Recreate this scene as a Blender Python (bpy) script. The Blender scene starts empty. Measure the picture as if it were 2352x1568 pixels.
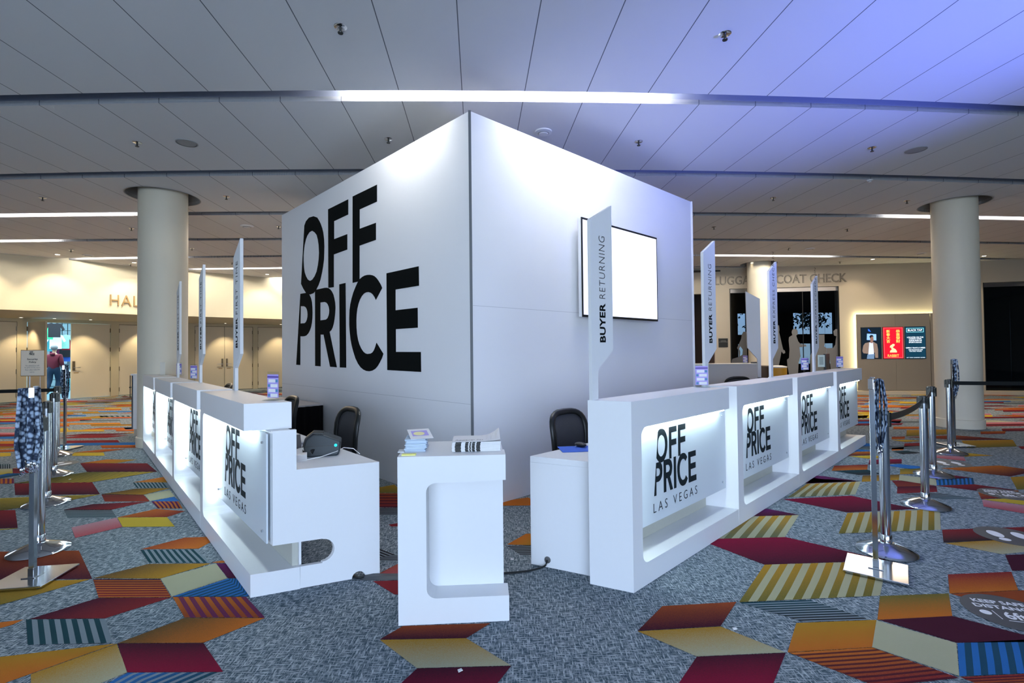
import bpy, bmesh, math, random
from mathutils import Vector, Matrix, Euler
random.seed(7)
D = bpy.data
C = bpy.context.scene.collection
SC = bpy.context.scene
PI = math.pi
W, H_ = 2352, 1568
# ------------------------------------------------------------------ camera
EYE = 1.45
FOC = 1120.0
PITCH = math.atan(20.0 / FOC)
ROLL = -0.0105
CEIL = 4.0
cam_d = D.cameras.new('camera'); cam_d.sensor_width = 36.0; cam_d.lens = 36.0 * FOC / W
cam_d.clip_start = 0.05; cam_d.clip_end = 200
cam = D.objects.new('camera', cam_d); C.objects.link(cam)
RM = (Matrix.Rotation(PI / 2 + PITCH, 3, 'X') @ Matrix.Rotation(ROLL, 3, 'Z'))
cam.matrix_world = Matrix.Translation((0, 0, EYE)) @ RM.to_4x4()
SC.camera = cam
# ------------------------------------------------------------------ world + exposure
SC.view_settings.view_transform = 'Standard'
SC.view_settings.look = 'None'
SC.view_settings.gamma = 1.0
SC.view_settings.use_curve_mapping = False
SC.view_settings.exposure = 0.9
wd = D.worlds.new('world'); SC.world = wd; wd.use_nodes = True
nt = wd.node_tree; bg = nt.nodes['Background']
tc = nt.nodes.new('ShaderNodeTexCoord'); sx = nt.nodes.new('ShaderNodeSeparateXYZ')
rmp = nt.nodes.new('ShaderNodeValToRGB')
nt.links.new(tc.outputs['Generated'], sx.inputs[0]); nt.links.new(sx.outputs['Z'], rmp.inputs[0])
rmp.color_ramp.elements[0].position = 0.0; rmp.color_ramp.elements[0].color = (0.30, 0.33, 0.36, 1)
rmp.color_ramp.elements[1].position = 0.25; rmp.color_ramp.elements[1].color = (0.48, 0.62, 1.0, 1)
nt.links.new(rmp.outputs[0], bg.inputs['Color'])
bg.inputs['Strength'].default_value = 3.8

def lamp(name, kind, loc, power, color, rot=None, target=None, **kw):
    l = D.lights.new(name, kind); l.energy = power; l.color = color
    for k, v in kw.items(): setattr(l, k, v)
    o = D.objects.new(name, l); C.objects.link(o); o.location = loc
    if target is not None:
        o.rotation_euler = (Vector(target) - Vector(loc)).to_track_quat('-Z', 'Y').to_euler()
    elif rot: o.rotation_euler = rot
    return o
# unseen blue spot added to tint the ceiling on the right, and daylight from the glazed entrance behind the photographer
lamp('added_blue_spot', 'SPOT', (5.6, 1.6, 0.6), 760, (0.16, 0.22, 1.0), target=(3.3, 4.2, 4.0), spot_size=math.radians(66), spot_blend=1.0, shadow_soft_size=0.3)
lamp('entrance_daylight', 'AREA', (0, -6.8, 1.75), 340, (0.60, 0.78, 1.0), target=(0, 4, 1.9), shape='RECTANGLE', size=8, size_y=2.7)

# unseen warm fill added to brighten the far lobby, left and right of the booth
lamp('far_lobby_fill', 'AREA', (-7.0, 11.2, 3.93), 120, (1.0, 0.80, 0.60), rot=(0, 0, -.3), shape='RECTANGLE', size=6, size_y=1.0)
lamp('far_lobby_fill', 'AREA', (8.0, 12.2, 3.93), 110, (1.0, 0.80, 0.60), rot=(0, 0, 0), shape='RECTANGLE', size=7, size_y=1.0)
# ------------------------------------------------------------------ pixel <-> world
def ray(px, py):
    v = Vector(((px - W / 2) / FOC, -(py - H_ / 2) / FOC, -1.0))
    return RM @ v
def PZ(px, py, z=0.0):
    r = ray(px, py); t = (z - EYE) / r.z
    return Vector((r.x * t, r.y * t, z))
def PY(px, py, y):
    r = ray(px, py); t = y / r.y
    return Vector((r.x * t, y, EYE + r.z * t))
def plane_hit(px, py, o, n):
    r = ray(px, py); e = Vector((0, 0, EYE)); o = Vector(o); n = Vector(n)
    return e + r * ((o - e).dot(n) / r.dot(n))

# ------------------------------------------------------------------ materials
def lin(c):
    return tuple(((x / 255.0 + 0.055) / 1.055) ** 2.4 if x > 10 else x / 255.0 / 12.92 for x in c)
def mat(name, color, rough=0.5, metal=0.0, noise=0.04, scale=40, bump=0.0, emit=None, estr=0.0, spec=0.5, coat=0.0, alpha=1.0, trans=0.0):
    m = D.materials.new(name); m.use_nodes = True
    t = m.node_tree; p = t.nodes['Principled BSDF']
    co = t.nodes.new('ShaderNodeTexCoord'); n = t.nodes.new('ShaderNodeTexNoise')
    n.inputs['Scale'].default_value = scale; n.inputs['Detail'].default_value = 3
    t.links.new(co.outputs['Object'], n.inputs['Vector'])
    mx = t.nodes.new('ShaderNodeMix'); mx.data_type = 'RGBA'
    a = tuple(max(0, c * (1 - noise)) for c in color[:3]); b = tuple(min(1, c * (1 + noise)) for c in color[:3])
    mx.inputs[6].default_value = a + (1,); mx.inputs[7].default_value = b + (1,)
    t.links.new(n.outputs['Fac'], mx.inputs[0]); t.links.new(mx.outputs[2], p.inputs['Base Color'])
    p.inputs['Roughness'].default_value = rough; p.inputs['Metallic'].default_value = metal
    p.inputs['Specular IOR Level'].default_value = spec
    p.inputs['Coat Weight'].default_value = coat
    p.inputs['Alpha'].default_value = alpha; p.inputs['Transmission Weight'].default_value = trans
    if bump:
        bp = t.nodes.new('ShaderNodeBump'); bp.inputs['Strength'].default_value = bump; bp.inputs['Distance'].default_value = 0.004
        t.links.new(n.outputs['Fac'], bp.inputs['Height']); t.links.new(bp.outputs[0], p.inputs['Normal'])
    if emit:
        p.inputs['Emission Color'].default_value = tuple(emit[:3]) + (1,); p.inputs['Emission Strength'].default_value = estr
    return m
M = {}
M['white'] = mat('white_laminate', (0.74, 0.75, 0.76), 0.38, noise=0.01)
M['whiteflat'] = mat('white_board', (0.72, 0.73, 0.74), 0.6, noise=0.015)
M['fabricwall'] = mat('white_wall_board', (0.80, 0.81, 0.84), 0.85, noise=0.02, scale=300, spec=0.15)
M['seam'] = mat('dark_seam', (0.12, 0.13, 0.14), 0.6)
M['ink'] = mat('black_vinyl', (0.004, 0.0055, 0.006), 0.8, noise=0.1, spec=0.06)
M['logo'] = mat('navy_vinyl', (0.008, 0.014, 0.018), 0.7, noise=0.1, spec=0.15)
M['black'] = mat('black_plastic', (0.010, 0.012, 0.012), 0.35, noise=0.1)
M['blackcloth'] = mat('black_cloth', (0.004, 0.004, 0.005), 0.95, bump=0.3, spec=0.1)
M['mesh'] = mat('grey_mesh_fabric', (0.055, 0.057, 0.065), 0.8, noise=0.5, scale=400)
M['chrome'] = mat('chrome', (0.58, 0.60, 0.63), 0.12, 1.0, noise=0.01)
M['steel'] = mat('brushed_steel', (0.42, 0.43, 0.46), 0.28, 1.0, noise=0.03)
M['cream'] = mat('cream_paint', (0.66, 0.60, 0.44), 0.6, noise=0.015)
M['door'] = mat('door_paint', (0.62, 0.55, 0.40), 0.5, noise=0.015)
M['doorframe'] = mat('frame_paint', (0.50, 0.44, 0.29), 0.5, noise=0.02)
M['brass'] = mat('dark_hinge_metal', (0.18, 0.15, 0.10), 0.4, 0.8)
M['tan'] = mat('tan_plaster', (0.46, 0.41, 0.33), 0.7, noise=0.02)
M['tanletter'] = mat('grey_brown_letter', (0.20, 0.18, 0.15), 0.5, noise=0.04)
M['woodletter'] = mat('bronze_letter', (0.30, 0.20, 0.085), 0.45, noise=0.05)
M['column'] = mat('column_paint', (0.68, 0.63, 0.51), 0.55, noise=0.015)
M['greypanel'] = mat('grey_panel', (0.22, 0.20, 0.17), 0.5, noise=0.05)
M['stone'] = mat('stone_ledge', (0.50, 0.44, 0.34), 0.5, noise=0.05)
M['slot'] = mat('slot_paint', (0.30, 0.33, 0.42), 0.6)
M['slotwhite'] = mat('slot_white', (0.62, 0.62, 0.62), 0.6)
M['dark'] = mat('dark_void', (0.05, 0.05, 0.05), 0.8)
M['speaker'] = mat('grille_paint', (0.30, 0.31, 0.32), 0.6)
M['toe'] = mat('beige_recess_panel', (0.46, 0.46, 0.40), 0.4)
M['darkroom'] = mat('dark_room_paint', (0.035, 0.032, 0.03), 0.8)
M['silh'] = mat('grey_window_film', (0.13, 0.135, 0.14), 0.6)
M['ivory'] = mat('sign_ivory', (0.86, 0.82, 0.72), 0.6)
M['paper'] = mat('white_paper', (0.78, 0.78, 0.78), 0.8)
M['papergrey'] = mat('grey_ink', (0.30, 0.30, 0.30), 0.8)
M['lav'] = mat('lavender_print', (0.40, 0.33, 0.72), 0.6)
M['purple'] = mat('purple_print', (0.10, 0.06, 0.32), 0.6)
M['blueprint'] = mat('blue_print', (0.08, 0.25, 0.42), 0.6)
M['yellowprint'] = mat('yellow_print', (0.85, 0.80, 0.40), 0.7)
M['yellownote'] = mat('yellow_note', (0.85, 0.83, 0.25), 0.8)
M['bluepad'] = mat('blue_mousepad', (0.03, 0.12, 0.60), 0.8)
M['printer'] = mat('printer_grey', (0.020, 0.030, 0.036), 0.45, bump=0.1)
M['cyanled'] = mat('cyan_button', (0.0, 0.6, 0.7), 0.3, emit=(0, 0.8, 0.9), estr=0.6)
M['greyplastic'] = mat('grey_plastic', (0.12, 0.12, 0.12), 0.4)
M['amber'] = mat('amber_panel', (0.50, 0.27, 0.02), 0.5, noise=0.1, scale=200)
M['brownwood'] = mat('brown_laminate', (0.13, 0.10, 0.075), 0.5)
M['lany'] = None
M['led'] = mat('led_strip', (1, 1, 1), 0.5, emit=(0.78, 0.95, 1.0), estr=16.0)
M['tube'] = mat('lamp_tube', (1, 1, 1), 0.5, emit=(1.0, 0.93, 0.80), estr=80.0)
M['tubecool'] = mat('lamp_tube_cool', (1, 1, 1), 0.5, emit=(1.0, 0.98, 0.92), estr=130.0)
M['ledwarm'] = mat('led_strip_warm', (1, 1, 1), 0.5, emit=(1.0, 0.92, 0.50), estr=9.0)
M['downlens'] = mat('downlight_lens', (1, 1, 1), 0.5, emit=(1.0, 0.90, 0.75), estr=5.0)
M['hallwall'] = mat('hall_wall', (0.50, 0.66, 0.72), 0.8)
M['hallfloor'] = mat('hall_floor', (0.10, 0.20, 0.26), 0.8, noise=0.3, scale=30)
M['skin'] = mat('skin', (0.45, 0.26, 0.18), 0.6)
M['greyhair'] = mat('grey_hair', (0.20, 0.21, 0.22), 0.8, noise=0.3)
M['hoodie'] = mat('maroon_hoodie', (0.12, 0.006, 0.020), 0.9, bump=0.3)
M['jeans'] = mat('dark_jeans', (0.008, 0.025, 0.06), 0.9, bump=0.3)
M['leaf'] = mat('tree_leaves', (0.03, 0.10, 0.08), 0.8, noise=0.6, scale=8)
M['sticker'] = mat('grey_floor_sticker', (0.055, 0.060, 0.065), 0.5)
M['stickwhite'] = mat('white_floor_print', (0.75, 0.75, 0.77), 0.5)

def glassmat(name, tint, gloss):
    m = D.materials.new(name); m.use_nodes = True; t = m.node_tree; t.nodes.clear()
    o = t.nodes.new('ShaderNodeOutputMaterial'); a = t.nodes.new('ShaderNodeBsdfTransparent'); g = t.nodes.new('ShaderNodeBsdfGlossy')
    mx = t.nodes.new('ShaderNodeMixShader'); fr = t.nodes.new('ShaderNodeLayerWeight'); fr.inputs[0].default_value = 0.5; pw = t.nodes.new('ShaderNodeMath'); pw.operation = 'POWER'; pw.inputs[1].default_value = 5; t.links.new(fr.outputs['Facing'], pw.inputs[0]); ml = t.nodes.new('ShaderNodeMath'); ml.operation = 'MULTIPLY'; ml.inputs[1].default_value = 0.6; t.links.new(pw.outputs[0], ml.inputs[0])
    ad = t.nodes.new('ShaderNodeMath'); ad.operation = 'ADD'; ad.inputs[1].default_value = gloss + 0.04
    a.inputs[0].default_value = tint + (1,); g.inputs['Roughness'].default_value = 0.02
    t.links.new(ml.outputs[0], ad.inputs[0]); t.links.new(ad.outputs[0], mx.inputs[0])
    t.links.new(a.outputs[0], mx.inputs[1]); t.links.new(g.outputs[0], mx.inputs[2]); t.links.new(mx.outputs[0], o.inputs[0])
    return m
M['glass'] = glassmat('clear_glass', (0.93, 0.97, 0.97), 0.0)
M['glassdark'] = glassmat('tinted_glass', (0.30, 0.37, 0.42), 0.0)

def frosted():
    # the milky acrylic that carries the counter logos
    m = mat('frosted_acrylic', (0.78, 0.84, 0.88), 0.35, noise=0.005)
    t = m.node_tree; p = t.nodes['Principled BSDF']; o = t.nodes['Material Output']
    tr = t.nodes.new('ShaderNodeBsdfTranslucent'); tr.inputs[0].default_value = (0.8, 0.88, 0.92, 1)
    mx = t.nodes.new('ShaderNodeMixShader'); mx.inputs[0].default_value = 0.25
    t.links.new(p.outputs[0], mx.inputs[1]); t.links.new(tr.outputs[0], mx.inputs[2]); t.links.new(mx.outputs[0], o.inputs[0])
    return m
M['acrylic'] = frosted()

def lanyard_mat():
    m = mat('blue_check_lanyard', (0.1, 0.2, 0.4), 0.8)
    t = m.node_tree; p = t.nodes['Principled BSDF']
    co = t.nodes.new('ShaderNodeTexCoord'); v = t.nodes.new('ShaderNodeTexVoronoi'); v.inputs['Scale'].default_value = 38
    r = t.nodes.new('ShaderNodeValToRGB'); e = r.color_ramp.elements
    e[0].position = 0.30; e[0].color = (0.34, 0.44, 0.58, 1); e[1].position = 0.62; e[1].color = (0.008, 0.020, 0.05, 1)
    t.links.new(co.outputs['Object'], v.inputs['Vector']); t.links.new(v.outputs['Distance'], r.inputs[0]); t.links.new(r.outputs[0], p.inputs['Base Color'])
    return m
M['lany'] = lanyard_mat()

def ceiling_mat():
    m = mat('ceiling_panels', (0.66, 0.67, 0.69), 0.75, noise=0.03, scale=500, spec=0.2)
    t = m.node_tree; p = t.nodes['Principled BSDF']; src = p.inputs['Base Color'].links[0].from_socket
    co = t.nodes.new('ShaderNodeTexCoord'); mp = t.nodes.new('ShaderNodeMapping'); mp.inputs['Rotation'].default_value = (0, 0, SEAM_ROT)
    mp.inputs['Location'].default_value = (SEAM_OFF, 0, 0)
    s = t.nodes.new('ShaderNodeSeparateXYZ')
    t.links.new(co.outputs['Object'], mp.inputs[0]); t.links.new(mp.outputs[0], s.inputs[0])
    d = t.nodes.new('ShaderNodeMath'); d.operation = 'DIVIDE'; d.inputs[1].default_value = 0.616
    t.links.new(s.outputs['X'], d.inputs[0])
    f = t.nodes.new('ShaderNodeMath'); f.operation = 'FRACT'; t.links.new(d.outputs[0], f.inputs[0])
    l = t.nodes.new('ShaderNodeMath'); l.operation = 'LESS_THAN'; l.inputs[1].default_value = 0.014; t.links.new(f.outputs[0], l.inputs[0])
    mx = t.nodes.new('ShaderNodeMix'); mx.data_type = 'RGBA'; mx.inputs[7].default_value = (0.13, 0.14, 0.16, 1)
    t.links.new(l.outputs[0], mx.inputs[0]); t.links.new(src, mx.inputs[6]); t.links.new(mx.outputs[2], p.inputs['Base Color'])
    return m
# seams run away from the photographer, turned a few degrees to the left
_v = ray(1097, 805); SEAM_ROT = math.atan2(_v.x, _v.y)
_q = PZ(1060, 205, CEIL); SEAM_OFF = -(math.cos(SEAM_ROT) * _q.x - math.sin(SEAM_ROT) * _q.y)
M['ceiling'] = ceiling_mat()

# ------------------------------------------------------------------ mesh builder
class MB:
    def __init__(s): s.v = []; s.f = []; s.mi = []; s.m = 0
    def add(s, vs, fs):
        n = len(s.v); s.v += [tuple(x) for x in vs]
        for f in fs: s.f.append([n + i for i in f]); s.mi.append(s.m)
        return s
    def box(s, a, b, mtx=None):
        x0, y0, z0 = a; x1, y1, z1 = b
        vs = [Vector(p) for p in ((x0, y0, z0), (x1, y0, z0), (x1, y1, z0), (x0, y1, z0), (x0, y0, z1), (x1, y0, z1), (x1, y1, z1), (x0, y1, z1))]
        if mtx: vs = [mtx @ v for v in vs]
        return s.add(vs, [(0, 3, 2, 1), (4, 5, 6, 7), (0, 1, 5, 4), (1, 2, 6, 5), (2, 3, 7, 6), (3, 0, 4, 7)])
    def hexa(s, b, t):   # 4 bottom, 4 top points
        return s.add(list(b) + list(t), [(3, 2, 1, 0), (4, 5, 6, 7), (0, 1, 5, 4), (1, 2, 6, 5), (2, 3, 7, 6), (3, 0, 4, 7)])
    def prism(s, poly, fn, t0, t1):   # poly (a,b); fn(a,b,t)->xyz
        n = len(poly)
        vs = [fn(a, b, t0) for a, b in poly] + [fn(a, b, t1) for a, b in poly]
        return s.add(vs, [tuple(range(n))[::-1], tuple(range(n, 2 * n))] + [(i, (i + 1) % n, n + (i + 1) % n, n + i) for i in range(n)])
    def lathe(s, prof, c=(0, 0, 0), n=32, cap=True):
        vs = []; fs = []
        for r, z in prof:
            for i in range(n):
                a = 2 * PI * i / n; vs.append((c[0] + r * math.cos(a), c[1] + r * math.sin(a), c[2] + z))
        for k in range(len(prof) - 1):
            for i in range(n):
                j = (i + 1) % n; fs.append((k * n + i, k * n + j, (k + 1) * n + j, (k + 1) * n + i))
        if cap:
            fs.append(tuple(range(n))[::-1]); fs.append(tuple((len(prof) - 1) * n + i for i in range(n)))
        return s.add(vs, fs)
    def tube(s, path, r, n=8, rs=None, flat=None):
        P = [Vector(p) for p in path]; vs = []; fs = []; up = Vector((0, 0, 1)); prevx = None
        for k, p in enumerate(P):
            t = (P[min(k + 1, len(P) - 1)] - P[max(k - 1, 0)]).normalized()
            if prevx is None:
                x = t.cross(up)
                if x.length < 0.2: x = t.cross(Vector((0, 1, 0)))
            else: x = prevx - t * prevx.dot(t)
            x.normalize(); prevx = x; y = t.cross(x)
            rr = rs[k] if rs else r; ry = rr * (flat if flat else 1)
            for i in range(n):
                a = 2 * PI * i / n; vs.append(p + x * math.cos(a) * rr + y * math.sin(a) * ry)
        for k in range(len(P) - 1):
            for i in range(n):
                j = (i + 1) % n; fs.append((k * n + i, k * n + j, (k + 1) * n + j, (k + 1) * n + i))
        fs.append(tuple(range(n))[::-1]); fs.append(tuple((len(P) - 1) * n + i for i in range(n)))
        return s.add(vs, fs)
    def ribbon(s, path, w, t):  # vertical belt
        P = [Vector(p) for p in path]; vs = []; fs = []
        for k, p in enumerate(P):
            d = (P[min(k + 1, len(P) - 1)] - P[max(k - 1, 0)]); d.z = 0; d.normalize(); nrm = Vector((-d.y, d.x, 0)) * t / 2; u = Vector((0, 0, w / 2))
            vs += [p - nrm - u, p + nrm - u, p + nrm + u, p - nrm + u]
        for k in range(len(P) - 1):
            for i in range(4):
                j = (i + 1) % 4; fs.append((k * 4 + i, k * 4 + j, (k + 1) * 4 + j, (k + 1) * 4 + i))
        fs.append((0, 1, 2, 3)); e = (len(P) - 1) * 4; fs.append((e + 3, e + 2, e + 1, e))
        return s.add(vs, fs)
    def ell(s, c, r, n=16, m=10):
        vs = []; fs = []
        for k in range(m + 1):
            th = PI * k / m
            for i in range(n):
                a = 2 * PI * i / n
                vs.append((c[0] + r[0] * math.sin(th) * math.cos(a), c[1] + r[1] * math.sin(th) * math.sin(a), c[2] + r[2] * math.cos(th)))
        for k in range(m):
            for i in range(n):
                j = (i + 1) % n; fs.append((k * n + i, (k + 1) * n + i, (k + 1) * n + j, k * n + j))
        return s.add(vs, fs)
    def mesh(s, name, mats):
        me = D.meshes.new(name); me.from_pydata([tuple(v) for v in s.v], [], s.f); me.update()
        for m_ in (mats if isinstance(mats, (list, tuple)) else [mats]): me.materials.append(m_)
        me.polygons.foreach_set('material_index', s.mi)
        bm = bmesh.new(); bm.from_mesh(me); bmesh.ops.remove_doubles(bm, verts=bm.verts, dist=1e-6); bmesh.ops.recalc_face_normals(bm, faces=bm.faces); bm.to_mesh(me); bm.free()
        return me
    def build(s, name, mats, parent=None, smooth=False, bevel=0, loc=None):
        o = obj(name, s.mesh(name, mats), parent, smooth, bevel)
        if loc is not None: o.location = loc
        return o
def obj(name, me, parent=None, smooth=False, bevel=0, mtx=None):
    o = D.objects.new(name, me); C.objects.link(o)
    if parent: o.parent = parent
    if mtx is not None: o.matrix_local = mtx
    if smooth:
        me.polygons.foreach_set('use_smooth', [True] * len(me.polygons))
        md = o.modifiers.new('edge', 'EDGE_SPLIT'); md.split_angle = math.radians(40)
    if bevel:
        b = o.modifiers.new('bevel', 'BEVEL'); b.width = bevel; b.segments = 2; b.limit_method = 'ANGLE'
    return o
def tag(o, label=None, cat=None, group=None, kind=None):
    if label: o['label'] = label
    if cat: o['category'] = cat
    if group: o['group'] = group
    if kind: o['kind'] = kind
    return o
def thing(name, label, cat, loc=(0, 0, 0), rz=0.0, group=None):
    o = D.objects.new(name, None); C.objects.link(o); o.location = loc; o.rotation_euler = (0, 0, rz); o.empty_display_size = 0.1
    return tag(o, label, cat, group)
def single(name, mb, m, label, cat, loc=(0, 0, 0), rz=0, group=None, smooth=False, bevel=0):
    o = mb.build(name, m, None, smooth, bevel); o.location = loc; o.rotation_euler = (0, 0, rz)
    return tag(o, label, cat, group)
def copy_tree(o, parent=None):
    c = o.copy(); C.objects.link(c)
    if parent: c.parent = parent
    for ch in [x for x in D.objects if x.parent == o]: copy_tree(ch, c)
    return c
def struct(o): o['kind'] = 'structure'; return o
def frame(o, x, y):
    x = Vector(x).normalized(); y = Vector(y).normalized(); z = x.cross(y).normalized()
    m = Matrix((x, y, z)).transposed().to_4x4(); m.translation = Vector(o); return m
def curve_mesh(cu, m):
    ob = D.objects.new('tmp', cu); C.objects.link(ob)
    bpy.context.view_layer.update()
    dg = bpy.context.evaluated_depsgraph_get()
    me = D.meshes.new_from_object(ob.evaluated_get(dg)); D.objects.remove(ob); D.curves.remove(cu)
    me.materials.clear(); me.materials.append(m); return me
def shape(loops, m, depth=0.002):
    cu = D.curves.new('s', 'CURVE'); cu.dimensions = '2D'; cu.fill_mode = 'BOTH'; cu.extrude = depth / 2
    for L in loops:
        sp = cu.splines.new('POLY'); sp.points.add(len(L) - 1)
        for i, p in enumerate(L): sp.points[i].co = (p[0], p[1], 0, 1)
        sp.use_cyclic_u = True
    return curve_mesh(cu, m)
def text(body, m, size=1.0, depth=0.002, off=0.0, space=1.0, ax='LEFT', line=1.0):
    cu = D.curves.new('t', 'FONT'); cu.body = body; cu.size = size; cu.extrude = depth / 2; cu.offset = off; cu.space_character = space
    cu.align_x = ax; cu.space_line = line; cu.resolution_u = 3
    return curve_mesh(cu, m)
def bounds(me):
    xs = [v.co.x for v in me.vertices]; ys = [v.co.y for v in me.vertices]
    return min(xs), max(xs), min(ys), max(ys)
def fit(me, x0, x1, y0, y1):
    a, b, c, d = bounds(me)
    for v in me.vertices:
        v.co.x = x0 + (v.co.x - a) / max(1e-9, b - a) * (x1 - x0)
        v.co.y = y0 + (v.co.y - c) / max(1e-9, d - c) * (y1 - y0)
    return me
def arc(cx, cy, r, a0, a1, n=6):
    return [(cx + r * math.cos(math.radians(a0 + (a1 - a0) * i / n)), cy + r * math.sin(math.radians(a0 + (a1 - a0) * i / n))) for i in range(n + 1)]
# ================================================================== SETTING
# ---- floor: grey heather carpet with tufted coloured blocks
PAL = {  # base colours of the yarns
 'R': (0.235, 0.026, 0.030), 'M': (0.065, 0.014, 0.028), 'O': (0.52, 0.15, 0.025), 'U': (0.30, 0.065, 0.022), 'G': (0.42, 0.22, 0.025),
 'Y': (0.56, 0.40, 0.045), 'K': (0.46, 0.10, 0.115), 'k': (0.50, 0.26, 0.30), 'C': (0.44, 0.43, 0.29), 'B': (0.03, 0.15, 0.42), 'T': (0.018, 0.060, 0.075),
 'P': (0.12, 0.02, 0.10), 'V': (0.16, 0.14, 0.035), 'N': (0.15, 0.085, 0.03), 'g': (0.20, 0.24, 0.27), 'D': (0.030, 0.028, 0.030), 'c': (0.24, 0.012, 0.040), 'E': (0.13, 0.15, 0.08)}
PAL = {k: tuple(c * (.80 if k != 'g' else 1) for c in v) for k, v in PAL.items()}
TAGS = {'A': (0, 1000, 2.76), 'a': (0, 1030, 5.004), 'C': (600, 1000, 2.6133), 'D': (1400, 1100, 2.4706), 'E': (1750, 930, 3.907), 'L': (0, 900, 6.918)}
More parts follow.
